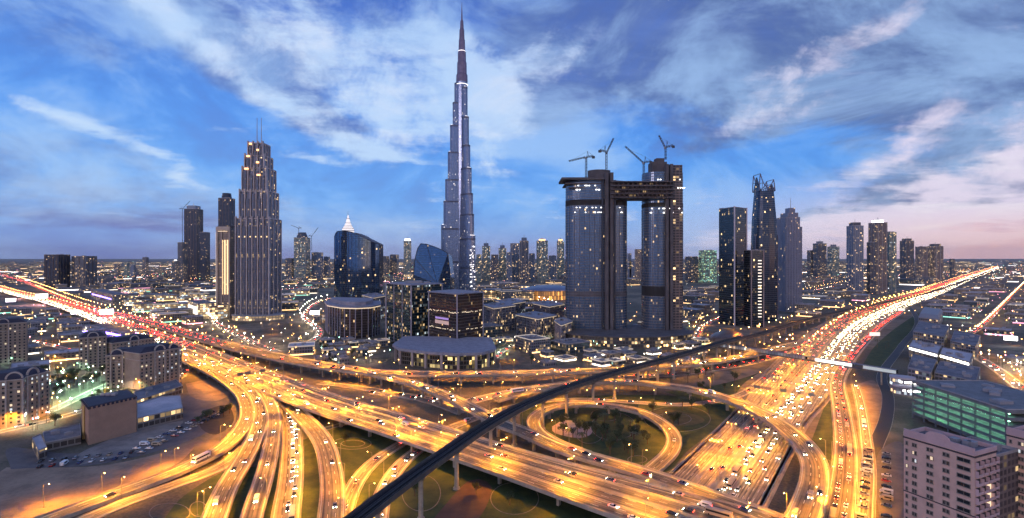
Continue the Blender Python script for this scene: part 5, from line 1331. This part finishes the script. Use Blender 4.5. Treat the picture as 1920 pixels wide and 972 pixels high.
def prism_px(px, z, m, label, cat='building', name='building', roofm=None, wallname='wall', units=2, seed=1, lip=True):
    P = [tuple(G(x, y, z).xy) for x, y in px]; rt = newb(P, label, cat, name); body(rt, P, 0, z, m, roofm, name=wallname)
    if lip: roofkit(rt, P, z, units, smax=5, seed=seed, par=.7)
    return rt, P
LOWF = facade('low_warm_shopfront', (.06, .05, .04), (.28, .25, .22), 3.5, 4, .15, .3, .55, .9, 1.3, .4, .2, 91)
WHROOF = mat('white_roof', (.55, .52, .56), .7, var=.25, vscale=.1)
prism_px([(257, 786), (343, 766), (338, 742), (300, 745), (257, 758)], 8, LOWF, 'long low hall with a curved white roof behind the windowless block', roofm=WHROOF, units=0)
prism_px([(256, 752), (343, 724), (330, 712), (250, 735)], 7, LOWF, 'long low building with a grey roof beside the white roofed hall', roofm=ROOF, units=4)
prism_px([(72, 846), (88, 840), (76, 815), (60, 822)], 6, LOWF, 'small white roofed hut at the left end of the car lot', roofm=WHROOF, units=0)
prism_px([(84, 832), (152, 818), (150, 796), (80, 812)], 5, LOWF, 'flat dark roofed shed left of the windowless block', roofm=ROOF, units=3)
# green-lit parking deck at the right
zt = 27; F0 = G(1712, 716, zt).xy; F1 = G(1888, 772, zt).xy; u2 = (F1-F0).normalized(); n2 = Vector((-u2.y, u2.x)); L = (F1-F0).length
P = [tuple(F0), tuple(F1), tuple(F1+n2*52), tuple(F0+n2*52)]
rt = newb(P, 'open parking deck with floors glowing green', 'parking garage', 'parking_garage')
q = MB(); I = scaled(P, -9); q.prism(I, 0, zt-1, 0, 0); part(q, 'inner_wall', mat('garage_wall', (.4, .42, .4), .7, var=.3), rt)
for k in range(6):
    z = 3+k*4.6; q = MB(); q.prism(scaled(P, (k % 2)*.8), z, z+1.9, 0, 0, bottom=True); part(q, 'floor_slab', mat('deck_slab', (.2, .21, .22), .7, var=.3), rt)
    q = MB()
    for i in range(12):
        p = F0+u2*(L*(i+.5)/12)+n2*2.5; q.box((p.x, p.y, z+3.9), (L/16, .3, .2), math.atan2(u2.y, u2.x))
    if k < 5: part(q, 'tube_light', glow('green_tube', (.35, 1, .6), 20), rt)
q = MB()
for i in range(8):
    p = F0+u2*(L*i/7); q = MB(); q.box((p.x+.3, p.y+.6, zt/2), (.8, .8, zt), math.atan2(u2.y, u2.x)); part(q, 'pillar', mat('deck_slab'), rt)
pass; roofkit(rt, P, zt+.3, 7, smax=10, seed=12)
prism_px([(1815, 800), (1880, 812), (1890, 790), (1826, 778)], 5, mat('green_light_tint', (.2, .5, .3), .7), 'small low pavilion bathed in green light before the garage', units=2)  # green glow of the lot painted into the wall colour
for k, (px, py) in enumerate(((1760, 800), (1800, 812), (1845, 822), (1870, 800), (1735, 775), (1790, 795))):
    p = G(px, py, 0); LP = thing('floodlight', 'green floodlight on a short pole near the garage, %s' % ('left', 'middle', 'front', 'right', 'rear left', 'inner')[k]+' one', 'floodlight', (p.x, p.y, 0), 0, 'green floodlights')
    q = MB(); q.tube((0, 0, 0), (0, 0, 7), .12, .08); q.build('pole', POLEM, LP); q = MB(); q.box((0, 0, 7.1), (.8, .6, .4)); q.build('lamp_head', glow('green_lens', (.3, 1, .4), 60, light=False), LP)
    lo = bpy.data.objects.new('lamp_light', LD.setdefault('green', spot('green', 9000, (.25, 1, .4), 165))); COL.objects.link(lo); lo.parent = LP; lo.location = (0, 0, 7.6)
# white-lit halls further up the right side
for k, (px, z, lab, rm) in enumerate([
    ([(1704, 650), (1758, 664), (1765, 650), (1712, 638)], 16, 'long hall with a bright white roof, left part', 1),
    ([(1762, 664), (1818, 680), (1824, 664), (1768, 652)], 15, 'long hall with a bright white roof, right part', 1),
    ([(1702, 690), (1745, 700), (1756, 676), (1712, 664)], 20, 'grey office block between the white hall and the garage', 0),
    ([(1752, 700), (1830, 716), (1838, 690), (1762, 678)], 18, 'dark wide office block behind the garage', 0),
    ([(1712, 622), (1770, 632), (1780, 612), (1724, 602)], 16, 'blue-grey block behind the white halls', 0),
    ([(1782, 640), (1830, 650), (1838, 630), (1790, 620)], 14, 'grey block right of the blue-grey one', 0),
    ([(1722, 596), (1760, 600), (1768, 586), (1732, 582)], 16, 'small grey block with a pointed roof on the right flats', 0)]):
    rt, P = prism_px(px, z, facade('right_grey_block', (.06, .07, .08), (.3, .3, .33), 3.4, 3.8, .2, .35, .3, .4, 1.0, .4, .3, 92), lab, roofm=WHROOF if rm else ROOF, units=5, seed=k+30)
    if rm:
        q = MB(); zz_ = z+4; a, b = Vector(P[0]), Vector(P[1]); ang = math.atan2((b-a).y, (b-a).x); m_ = (a+b)/2; q.box((m_.x, m_.y, z-2), ((b-a).length*.96, .5, 2.2), ang); part(q, 'light_strip', glow('strip_light', (1, .95, .85), 6), rt)
    if k == 6:
        q = MB(); q.prism(P, z+.8, z+7, 0, 0, poly1=scaled(P, -9)); part(q, 'pitched_roof', UNIT, rt)
# station shell and footbridge
sp = at(1362, 660); rt = thing('railway_station', 'golden brown shell-roofed railway station beside the viaduct', 'station', (sp.x, 660, 0), R(48))
q = MB(); A_, B_ = 40, 17; nn = 16
for i in range(nn):
    for j in range(8):
        def S_(i, j):
            a = math.pi*2*i/nn; e = math.pi/2*j/8; return (A_*math.cos(a)*math.cos(e)**.6, B_*math.sin(a)*math.cos(e)**.6, 16+8*math.sin(e))
        q.face([S_(i, j), S_(i+1, j), S_(i+1, j+1), S_(i, j+1)])
part(q, 'roof_shell', mat('station_shell', (.20, .13, .09), .35, .35, var=.25), rt, local=True)
q = MB(); q.prism(ell(0, 0, A_*.9, B_*.85, 0, 24), 8, 17, 0, 0, bottom=True); part(q, 'concourse', facade('station_glass', (.08, .08, .07), (.2, .17, .14), 3, 4, .12, .2, .5, .9, 1.4, .3, .3, 95), rt, local=True)
q = MB()
for i in (-22, 0, 22): q.tube((i, 0, 0), (i, 0, 8), 2, 2.4, 12)
part(q, 'pier', CONC, rt, local=True)
rows = smooth_path(rows_px([(1352, 650), (1440, 663), (1530, 677), (1620, 691), (1682, 701)], 4.6, 13), 10); fr = frames(rows)
rt = thing('footbridge', 'enclosed footbridge with a white glowing side crossing above the highway', 'footbridge', (fr[0][0].x, fr[0][0].y, 0))
q = MB(); strip(q, fr, -2.3, 2.3, 0, 0); strip(q, fr, -2.3, -2.3, -.9, .1); strip(q, fr, 2.3, 2.3, -.9, .1); strip(q, fr, -2.3, 2.3, -.9, -.9); part(q, 'deck', GREYC, rt)
q = MB(); strip(q, fr, -2.6, 0, 3.2, 3.9); strip(q, fr, 0, 2.6, 3.9, 3.2); part(q, 'roof', mat('bridge_roof', (.16, .17, .2), .5), rt)
L_ = fr[-1][4]
for s0, s1, m_ in ((0, L_*.55, facade('tube_glass', (.25, .28, .28), (.25, .25, .25), 3, 3.2, .15, .2, .9, .2, .55, .3, .2, 96)), (L_*.55, L_*.84, glow('tube_white', (1, .97, .9), 1.5)), (L_*.84, L_*2, glow('tube_dim', (.75, .9, .85), .35))):
    q = MB(); strip(q, fr, -2.25, -2.25, .1, 3.25, s0=s0, s1=s1); part(q, 'side_glass', m_, rt)
    q = MB(); strip(q, fr, 2.25, 2.25, .1, 3.25, s0=s0, s1=s1); part(q, 'side_glass', GLASSD, rt)
for k in (1, 4, 7, len(fr)//2, len(fr)-2):
    if k < len(fr): p = fr[k][0]; q = MB(); q.tube((p.x, p.y, 0), (p.x, p.y, 12.2), .8, .8, 10); part(q, 'pier', CONC, rt)
for k, (px, py, z) in enumerate(((1692, 706, 14), (1698, 722, 8))):
    c_ = G(px, py, z); rt = thing('bridge_pavilion', 'small white glowing pavilion at the right end of the footbridge, %s' % ('upper one', 'lower one')[k], 'pavilion', (c_.x, c_.y, 0))
    q = MB(); q.prism(ell(0, 0, 9, 6, R(-30), 20, 3), 0, z-1.5, 0, 1); part(q, 'wall', [facade('pavilion_wall', (.2, .2, .22), (.35, .33, .36), 2, 3, .1, .2, .6, .2, 1.4, .4, .2, 97), WHROOF], rt, local=True)
    q = MB(); q.prism(ell(0, 0, 9.6, 6.6, R(-30), 20, 3), z-1.4, z, 0, 0, bottom=True); part(q, 'roof', WHROOF, rt, local=True)
    q = MB(); q.box((0, -6.6, z-4), (12, .5, 1.6), R(-30)); part(q, 'light_strip', glow('strip_light', (1, .95, .85), 6), rt, local=True)
# rectangular kinds of overhead road signs on the highway
for k, (px, py, lab) in enumerate(((1690, 582, 'pale overhead road sign board at the far bend of the highway'), (1640, 632, 'pale overhead road sign board beside the highway lawn'))):
    p = G(px, py+7, 0); rt = thing('road_sign', lab, 'road sign', (p.x, p.y, 0), R(0))
    q = MB(); q.tube((-6, 0, 0), (-6, 0, 9), .3, .3); q.tube((6, 0, 0), (6, 0, 9), .3, .3); q.build('post', POLEM, rt)
    q = MB(); q.box((0, -.2, 9.4), (15, .3, 5)); q.build('board', mat('sign_board', (.6, .6, .55), .5, emit=(1, .95, .8), es=.9), rt)

# ================================================================ THE LOW CITY
road_pts = [(r[0], r[1], r[3]/2) for rows in ROADS for r in rows]
GRID = {}
for x, y, w in road_pts:
    GRID.setdefault((int(x//60), int(y//60)), []).append((x, y, w))
def free(x, y, r):
    n = int(r//60)+1
    for i in range(int(x//60)-n-1, int(x//60)+n+2):
        for j in range(int(y//60)-n-1, int(y//60)+n+2):
            for q in GRID.get((i, j), ()):
                if (q[0]-x)**2+(q[1]-y)**2 < (r+q[2]+4)**2: return False
    for q in OCC:
        if (q[0]-x)**2+(q[1]-y)**2 < (r+q[2])**2: return False
    return True
LF = [facade('low_beige', (.05, .05, .05), (.26, .22, .18), 3.6, 3.4, .4, .45, .25, .85, 1.2, .5, .2, 101), facade('low_grey', (.05, .06, .07), (.22, .22, .25), 3, 3.6, .25, .35, .3, .5, 1.1, .4, .3, 102),
      facade('low_glass', (.05, .08, .10), (.09, .10, .12), 2.6, 3.8, .15, .25, .3, .35, 1.1, .2, .5, 103, coolc=(.6, 1, .85)), facade('low_bright_shop', (.25, .2, .14), (.32, .28, .24), 5, 4.5, .12, .25, .85, .85, 1.9, .4, .1, 104)]
SHOP = [glow('shop_warm', (1, .6, .22), 2.6), glow('shop_white', (1, .86, .66), 3), glow('shop_teal', (.3, .9, .65), 1.6), glow('shop_pink', (1, .35, .5), 2.2), glow('shop_violet', (.25, .15, 1), 7)]
CORN = [glow('cornice_amber', (1, .66, .3), .28, light=False), glow('cornice_pale', (1, .78, .5), .35, light=False)]
NLOW = 0; farc = MB()
def lowrise(x, y, w, d, h, rz, style, where, shop, litroof=False):
    global NLOW
    P = rect(x, y, w, d, rz); OCC.append((x, y, max(w, d)*.62))
    dist = math.hypot(x, y)
    if NLOW >= 290 or dist > 2600:
        farc.prism(P, 0, h, style, 4); 
        if shop is not None and random.random() < .5:
            q = rect(x, y, w+.8, d+.8, rz); farc.prism(q, .5, 3.5, 5+shop % 2, 4, cap=False)
        return
    NLOW += 1
    sty = ['beige', 'grey', 'dark glass', 'brightly lit'][style]
    lab = '%s %s low block %s%s' % ('flat-roofed' if not litroof else 'roof-lit', sty, where, '' if shop is None else ', with %s ground floor lights' % ['amber', 'white', 'teal', 'pink', 'violet'][shop])
    rt = thing('low_building', lab, 'building', (x, y, 0), rz, 'low %s blocks %s' % (sty, where))
    q = MB(); q.prism(rect(0, 0, w, d), 0, h, 0, 1); part(q, 'wall', [LF[style], random.choice((ROOF, ROOF, WHROOF))], rt, local=True)
    q = MB(); 
    for (a, b, c_, e) in ((0, -d/2, w+.6, .5), (0, d/2, w+.6, .5), (-w/2, 0, .5, d-.6), (w/2, 0, .5, d-.6)): q.box((a, b, h+.5), (c_, e, 1.2))
    part(q, 'parapet', LSTONE if not litroof else random.choice(CORN), rt, local=True)
    for k in range(random.randint(1, 4)):
        u_ = MB(); s = (random.uniform(2, 6), random.uniform(2, 5), random.uniform(1.4, 3)); u_.box((random.uniform(-.3, .3)*w, random.uniform(-.3, .3)*d, h+s[2]/2+.01), s); part(u_, 'rooftop_unit', UNIT, rt, local=True)
    if shop is not None:
        q = MB()
        for sx, sy, ww, dd in ((0, -1, w*.9, .4), (-1, 0, .4, d*.9), (1, 0, .4, d*.9)):
            q.box((sx*(w/2+.15), sy*(d/2+.15), 2.4), (ww, dd, 1.6))
        part(q, 'shop_light', SHOP[shop], rt, local=True)
def fill(x0, x1, y0, y1, n, w=(18, 40), h=(7, 20), ang=45, styles=(0, 1, 2), where='', pshop=.5, shops=(0, 1), plit=.0, tries=8, poly=None):
    for _ in range(n):
        for _t in range(tries):
            px, py = random.uniform(x0, x1), random.uniform(y0, y1)
            p = G(px, py, 0); ww, dd = random.uniform(*w), random.uniform(*w)
            if free(p.x, p.y, max(ww, dd)*.6):
                lowrise(p.x, p.y, ww, dd, random.uniform(*h), R(ang+random.choice((0, 0, 90))+random.uniform(-4, 4)), random.choice(styles), where, random.choice(shops) if random.random() < pshop else None, random.random() < plit)
                break
fill(905, 1070, 572, 660, 30, (26, 44), (10, 24), 30, (2, 1, 2), 'in the office park left of the bridged towers', .7, (0, 0, 1), .6, 30)
fill(905, 1330, 600, 690, 50, (10, 20), (4, 9), 30, (2, 1, 0), 'by the gardens behind the rear flyover', .6, (0, 0, 0, 1), .35, 20)
fill(590, 740, 600, 685, 30, (9, 18), (4, 9), 30, (1, 2, 0), 'by the plaza left of the podium', .6, (0, 0, 1), .35, 20)
fill(560, 735, 600, 668, 14, (18, 34), (7, 14), 20, (1, 2, 0), 'near the round-fronted office blocks', .8, (0, 2, 2, 1), .4)
fill(905, 1060, 540, 575, 18, (36, 70), (12, 26), 20, (0, 3, 1), 'around the domed mall in the centre', .9, (0, 0, 1), .5, 12)
fill(225, 405, 545, 612, 26, (24, 46), (9, 20), 45, (3, 3, 0), 'in the bright mall quarter left of the slab hotel', 1.0, (1, 0, 1, 3, 2), .4, 12)
fill(530, 620, 510, 600, 18, (34, 70), (10, 22), 20, (1, 3, 2), 'between the fluted and curved towers', .9, (1, 2, 0), .3, 12)
fill(1286, 1345, 545, 640, 14, (24, 44), (8, 22), 40, (1, 2, 0), 'between the bridged towers and the slab tower', .8, (0, 0, 1), .4, 12)
fill(1508, 1640, 528, 600, 26, (28, 60), (8, 22), 45, (0, 1, 0), 'between the highway and the right hand towers', .9, (0, 0, 1, 3), .2, 12)
fill(1700, 1920, 560, 640, 40, (20, 42), (7, 16), 40, (1, 0, 2), 'on the flats right of the highway', .8, (1, 0, 2, 1, 3), .1, 10)
fill(1840, 1920, 640, 760, 16, (16, 30), (6, 12), 40, (1, 0), 'along the right edge', .7, (0, 1, 3), .0)
fill(0, 150, 585, 700, 30, (18, 34), (6, 16), 45, (0, 1, 0), 'on the flats at the left edge', .8, (0, 1, 2, 1), .05, 10)
fill(120, 330, 600, 640, 20, (16, 30), (8, 14), 45, (0, 1), 'beside the left stretch of highway', .9, (4, 1, 0, 4), .1, 10)
fill(0, 330, 505, 545, 60, (30, 70), (8, 26), 45, (0, 1, 2), 'on the far left plain', .8, (0, 1, 2, 3), .05)
fill(1750, 1920, 510, 560, 60, (30, 60), (8, 20), 45, (0, 1), 'on the far right plain', .8, (0, 1, 3), .0)
fill(400, 1060, 505, 535, 80, (40, 90), (10, 30), 30, (0, 1, 2, 3), 'in the hazy distance', .8, (0, 1, 2, 3), .1)
fill(1060, 1800, 505, 535, 80, (40, 90), (10, 30), 30, (0, 1, 2), 'in the hazy right distance', .8, (0, 0, 1), .05)
NLOW = 999
fill(-60, 1980, 492, 512, 900, (50, 160), (8, 34), 30, (0, 1, 2, 3), 'far', .7, (0, 1), 0, 3)
fill(-40, 400, 505, 560, 120, (30, 60), (6, 18), 45, (0, 1), 'far', .8, (0, 1), 0, 3)
tag(farc.build('far_low_city', [LF[0], LF[1], LF[2], LF[3], ROOF, glow('far_shop_warm', (1, .62, .28), 3, light=False), glow('far_shop_white', (1, .9, .85), 3.5, light=False)]), 'countless small low buildings of the city out on the plain', 'buildings', kind='stuff')
# purple-lit hall and big white screens by the left highway
for k, (px0, py0, px1, py1, z, m_, lab) in enumerate([
    (168, 625, 232, 640, 12, 4, 'dark hall with violet lit walls by the left highway'), (170, 560, 212, 573, 26, 4, 'dark box hall with violet floodlit sides beyond the left highway'),
    (352, 592, 372, 600, 30, 1, 'tall white glowing screen building, left of the slab hotel'), (378, 594, 394, 600, 26, 0, 'cream glowing screen building beside the white one')]):
    a, b = G(px0, py0, 0).xy, G(px1, py1, 0).xy; u_ = (b-a); n = Vector((-u_.y, u_.x)).normalized()*30; P = [tuple(a), tuple(b), tuple(b+n), tuple(a+n)]
    rt = newb(P, lab, 'building', 'lit_hall'); body(rt, P, 0, z, LF[1] if k < 2 else LF[3], name='wall'); roofkit(rt, P, z, 2, seed=k)
    q = MB(); m2 = (a+b)/2-n.normalized()*.4; q.box((m2.x, m2.y, z*.55), (u_.length*.85, .4, z*.5 if k > 1 else 3), math.atan2(u_.y, u_.x)); part(q, 'lit_front', SHOP[m_] if k < 2 else glow('screen%d' % k, (1, .9, .75), 1.6), rt)
for k, (px, py, s) in enumerate(((200, 592, 14), (78, 560, 16), (142, 588, 10), (20, 565, 12), (1895, 640, 9), (1722, 632, 7), (590, 590, 11))):
    p = G(px, py+8, 0); rt = thing('billboard', 'big glowing billboard screen %s' % ('standing by the left highway near the violet hall', 'farthest one by the left highway', 'between two others by the left highway', 'at the left edge beside the highway', 'at the right edge of the flats', 'beside the white roofed halls', 'behind the round-fronted office block')[k], 'billboard', (p.x, p.y, 0), math.atan2(p.x, p.y)*-1)
    q = MB(); q.tube((0, 0, 0), (0, 0, s*.8), .8, .8); q.build('post', POLEM, rt); q = MB(); q.box((0, 0, s*1.1), (s*1.6, .8, s*.75)); q.build('frame', DARKM, rt)
    q = MB(); q.box((0, -.5, s*1.1), (s*1.5, .3, s*.65)); q.build('screen', glow('screen_%d' % (k % 3), ((1, .8, .95), (1, .95, .9), (.9, .85, 1))[k % 3], 9), rt)
# mall dome and its glowing flank
D = 1500; p = at(1030, D); rt = thing('mall', 'mall with a shallow dome and a glowing orange flank in the centre distance', 'mall', (p.x, D, 0))
q = MB()
for i in range(24):
    for j in range(6):
        S_ = lambda i, j: (74*math.cos(i*math.pi/12)*math.cos(j*math.pi/12), 74*math.sin(i*math.pi/12)*math.cos(j*math.pi/12), 26+13*math.sin(j*math.pi/12))
        q.face([S_(i, j), S_(i+1, j), S_(i+1, j+1), S_(i, j+1)])
part(q, 'dome', mat('dome_metal', (.2, .24, .34), .4, .4), rt, local=True)
q = MB(); q.prism(ell(0, 0, 76, 76, 0, 32), 0, 26, 0, 0); part(q, 'wall', facade('mall_flank', (.6, .3, .1), (.35, .2, .1), 5, 12, .25, .1, 1, 1, 1.3, .5, 0, 120, warmc=(1, .4, .08), clump=3), rt, local=True)

a, b = at(905, 1480), at(1000, 1420); P = [(a.x, a.y), (b.x, b.y), (b.x+10, b.y+60), (a.x-5, a.y+70)]
rt = thing('mall_wing', 'long warmly lit mall wing stretching left of the dome', 'mall', (a.x, a.y, 0)); q = MB(); q.prism(P, 0, 24, 0, 1); part(q, 'wall', [facade('mall_wing_lit', (.5, .36, .2), (.35, .28, .2), 6, 6, .2, .3, 1, 1, 1.5, .5, 0, 121, warmc=(1, .6, .25), clump=2), ROOF], rt)
q = MB(); q.prism(scaled(P, 2), 24.02, 25.5, 0, 0, bottom=True); part(q, 'roof_slab', ROOF, rt)
vio = spot('violet_flood', 90000, (.28, .12, 1), 165)
for px, py in ((178, 590), (205, 592), (185, 645), (225, 648), (255, 640)):
    p = G(px, py, 0); rt = thing('floodlight', 'violet floodlight on a pole beside the dark halls by the left highway', 'floodlight', (p.x, p.y, 0), 0, 'violet floodlights')
    q = MB(); q.tube((0, 0, 0), (0, 0, 12), .2, .15); q.build('pole', POLEM, rt); q = MB(); q.box((0, 0, 12.2), (1.2, 1, .6)); q.build('lamp_head', glow('violet_lens', (.4, .25, 1), 30, light=False), rt)
    lo = bpy.data.objects.new('lamp_light', vio); COL.objects.link(lo); lo.parent = rt; lo.location = (0, 0, 13)
pk = spot('pink_fill', 400000, (1, .45, .6), 165)
for px, py in ((200, 603), (140, 590), (80, 572), (40, 560)):  # unseen spots added for the pink glow over the far highway
    lo = bpy.data.objects.new('added_pink_glow', pk); COL.objects.link(lo); lo.location = G(px, py, 0)+Vector((0, 0, 26))
# ================================================================ STREET AND YARD LIGHTS OF THE LOW CITY
dots = MB(); nl = 0
yard = [spot('yard_w', 13000, (1, .8, .58), 165), spot('yard_o', 15000, SODIUM, 165), spot('yard_g', 8000, (.5, 1, .75), 165)]
def scatter(x0, x1, y0, y1, n, mix, hmul=1, lightp=.35, r=.5):
    global nl
    for _ in range(n):
        px, py = random.uniform(x0, x1), random.uniform(y0, y1); p = G(px, py, 0)
        ok = all((q[0]-p.x)**2+(q[1]-p.y)**2 > (q[2]*.75)**2 for q in OCC) if p.y < 1500 else True
        if not ok: continue
        c_ = random.choice(mix); far_lamp_at(dots, p, 0, 8 if p.y < 2500 else 14, r if p.y < 1400 else r*p.y/1400, 1+c_)
        if p.y < 1500 and random.random() < lightp:
            lo = bpy.data.objects.new('lamp_light', yard[min(c_, 2)]); COL.objects.link(lo); lo.location = p+Vector((0, 0, 9)); nl += 1
scatter(-20, 340, 552, 700, 170, (0, 1, 0, 1, 2, 3), lightp=.6, r=.4)
scatter(340, 620, 560, 655, 120, (0, 1, 1), lightp=.6, r=.36)
scatter(600, 930, 610, 690, 70, (0, 1, 2), r=.35, lightp=.5)
scatter(905, 1330, 540, 690, 220, (0, 1, 1, 2), r=.28, lightp=.5)
scatter(1285, 1640, 520, 640, 160, (1, 1, 0), r=.36, lightp=.4)
scatter(1690, 1925, 520, 700, 200, (0, 1, 1, 3), r=.45, lightp=.45)
scatter(1840, 1925, 640, 800, 36, (1, 1, 0), r=.35, lightp=.9)
scatter(90, 340, 690, 770, 70, (2, 0, 2, 1), r=.3, lightp=.6)
scatter(0, 100, 740, 812, 26, (1, 0, 3), r=.3, lightp=.6)
scatter(-20, 1940, 489, 530, 1300, (1, 1, 1, 0, 2, 3), r=.45)
scatter(-20, 900, 500, 540, 300, (0, 1, 1, 3), r=.55)
scatter(1700, 1940, 488, 520, 260, (1, 1, 0), r=.6)
tag(dots.build('yard_lamps', [POLEM, glow('dot_white', (1, .88, .72), 17, light=False), glow('dot_orange', (1, .46, .12), 20, light=False), glow('dot_green', (.45, 1, .7), 18, light=False), glow('dot_pink', (1, .3, .35), 18, light=False)]), 'swarm of small yard and street lights across the low city', 'lights', kind='stuff')
print('yard lights', nl, 'low', NLOW)

# ================================================================ TREES
LEAF = mat('leaf_green', (.035, .055, .02), .7, col2=(.08, .10, .035), vscale=.8); BARK = mat('bark_brown', (.12, .08, .05), .9)
def tree_meshes(kind, seed):
    rr = random.Random(seed); tr = MB(); lf = MB()
    if kind == 'palm':
        h = 8; tr.tube((0, 0, 0), (.3, 0, h), .28, .18, 7)
        for k in range(16):
            a = k*2*math.pi/16+rr.uniform(-.1, .1); drop = rr.uniform(.2, 1.1); prev = Vector((.3, 0, h))
            for s in range(1, 5):
                f = s/4; p = Vector((.3+math.cos(a)*3.2*f, math.sin(a)*3.2*f, h+.9*math.sin(f*2.2)-drop*f*f*1.8)); w = .55*(1-f*.6)
                sd = Vector((-math.sin(a), math.cos(a), 0))*w
                lf.face([prev-sd, p-sd*.8, p+sd*.8, prev+sd]); prev = p
    else:
        h = rr.uniform(6, 8); tr.tube((0, 0, 0), (0, 0, h*.45), .3, .2, 7)
        for k in range(5):
            a = k*1.26+rr.random(); tr.tube((0, 0, h*.4), (math.cos(a)*1.7, math.sin(a)*1.7, h*.75), .14, .05, 5)
        cl = [(rr.uniform(-1.9, 1.9), rr.uniform(-1.9, 1.9), rr.uniform(h*.55, h*.98), rr.uniform(.8, 1.5)) for _ in range(11)]
        for cx_, cy_, cz_, r in cl:
            for _ in range(46):
                v = Vector((rr.gauss(0, 1), rr.gauss(0, 1), rr.gauss(0, .8))).normalized()*r*rr.uniform(.6, 1.08); c_ = Vector((cx_, cy_, cz_))+v
                a = Vector((rr.gauss(0, 1), rr.gauss(0, 1), rr.gauss(0, 1))).normalized()*.34; b_ = a.orthogonal().normalized()*.24
                lf.face([c_-a, c_-b_, c_+a, c_+b_])
    return tr.mesh('trunk', BARK), lf.mesh('crown', LEAF)
TM = [tree_meshes('palm', 1), tree_meshes('round', 2), tree_meshes('round', 3), tree_meshes('round', 4)]
nt = 0
def trees(x0, x1, y0, y1, n, kinds, where, chk=True):
    global nt
    for _ in range(n):
        p = G(random.uniform(x0, x1), random.uniform(y0, y1), 0)
        if not in_view(p) or not free(p.x, p.y, 2): continue
        k = random.choice(kinds); rt = thing('palm_tree' if k == 0 else 'leafy_tree', '%s %s' % ('palm tree with drooping fronds' if k == 0 else 'small dark leafy tree with a round crown', where), 'tree', (p.x, p.y, 0), random.random()*6, 'trees '+where)
        s = random.uniform(.8, 1.35); rt.scale = (s, s, s); link('trunk', TM[k][0], rt); link('crown', TM[k][1], rt); nt += 1; OCC.append((p.x, p.y, 2.4*s))
trees(100, 340, 690, 765, 80, (1, 2, 3, 0), 'in the gardens of the arched blocks')
trees(0, 140, 700, 800, 30, (1, 2, 0), 'among the blocks at the left edge')
trees(345, 445, 720, 800, 26, (1, 2, 3), 'inside the bend of the outermost ramp')
trees(1020, 1240, 770, 860, 60, (0, 1, 2, 3), 'on the lawn inside the loop ramp')
trees(1180, 1460, 680, 800, 50, (0, 1, 2), 'on the lawns beside the great highway')
trees(560, 900, 780, 960, 34, (1, 2), 'on the lawns between the near ramps')
trees(600, 1060, 640, 690, 60, (0, 1, 2), 'along the gardens behind the rear flyover')
trees(1640, 1700, 640, 720, 20, (1, 2, 0), 'beside the dark track at the right')
trees(930, 1080, 880, 965, 12, (1, 2, 3), 'on the lawn below the widest flyover')
print('trees', nt)
# broken plots, fences of light and rubble heaps left of the ramps
patch('bare_plot', [(348, 720), (400, 712), (430, 735), (405, 752), (360, 745)], SAND, .04)
patch('bare_plot', [(380, 770), (425, 760), (438, 790), (405, 815), (375, 800)], mat('dark_plot', (.05, .045, .045), .9, var=.4), .045)
patch('paved_yard', [(150, 872), (270, 842), (335, 800), (335, 790), (240, 812), (150, 850)], PAVE, .05)

# ---- a weakening: every label at most sixteen words
for o in bpy.data.objects:
    l = o.get('label')
    if l:
        w_ = l.split()
        if len(w_) > 16: o['label'] = ' '.join(w_[:16])

# ================================================================ 4.5e-5
hz = MB(); hz.box((0, 19000, 430), (88000, 50000, 862)); HM = bpy.data.materials.new('evening_haze'); HM.use_nodes = True
t = NT(HM.node_tree); t.n.clear(); pv = t.node('ShaderNodeVolumePrincipled', {'Color': (.97, .95, .99, 1), 'Density': 1.1e-5, 'Anisotropy': .2}); o_ = t.node('ShaderNodeOutputMaterial', {'Volume': pv.outputs[0]})
hb = hz.build('haze', HM); tag(hb, kind='stuff')
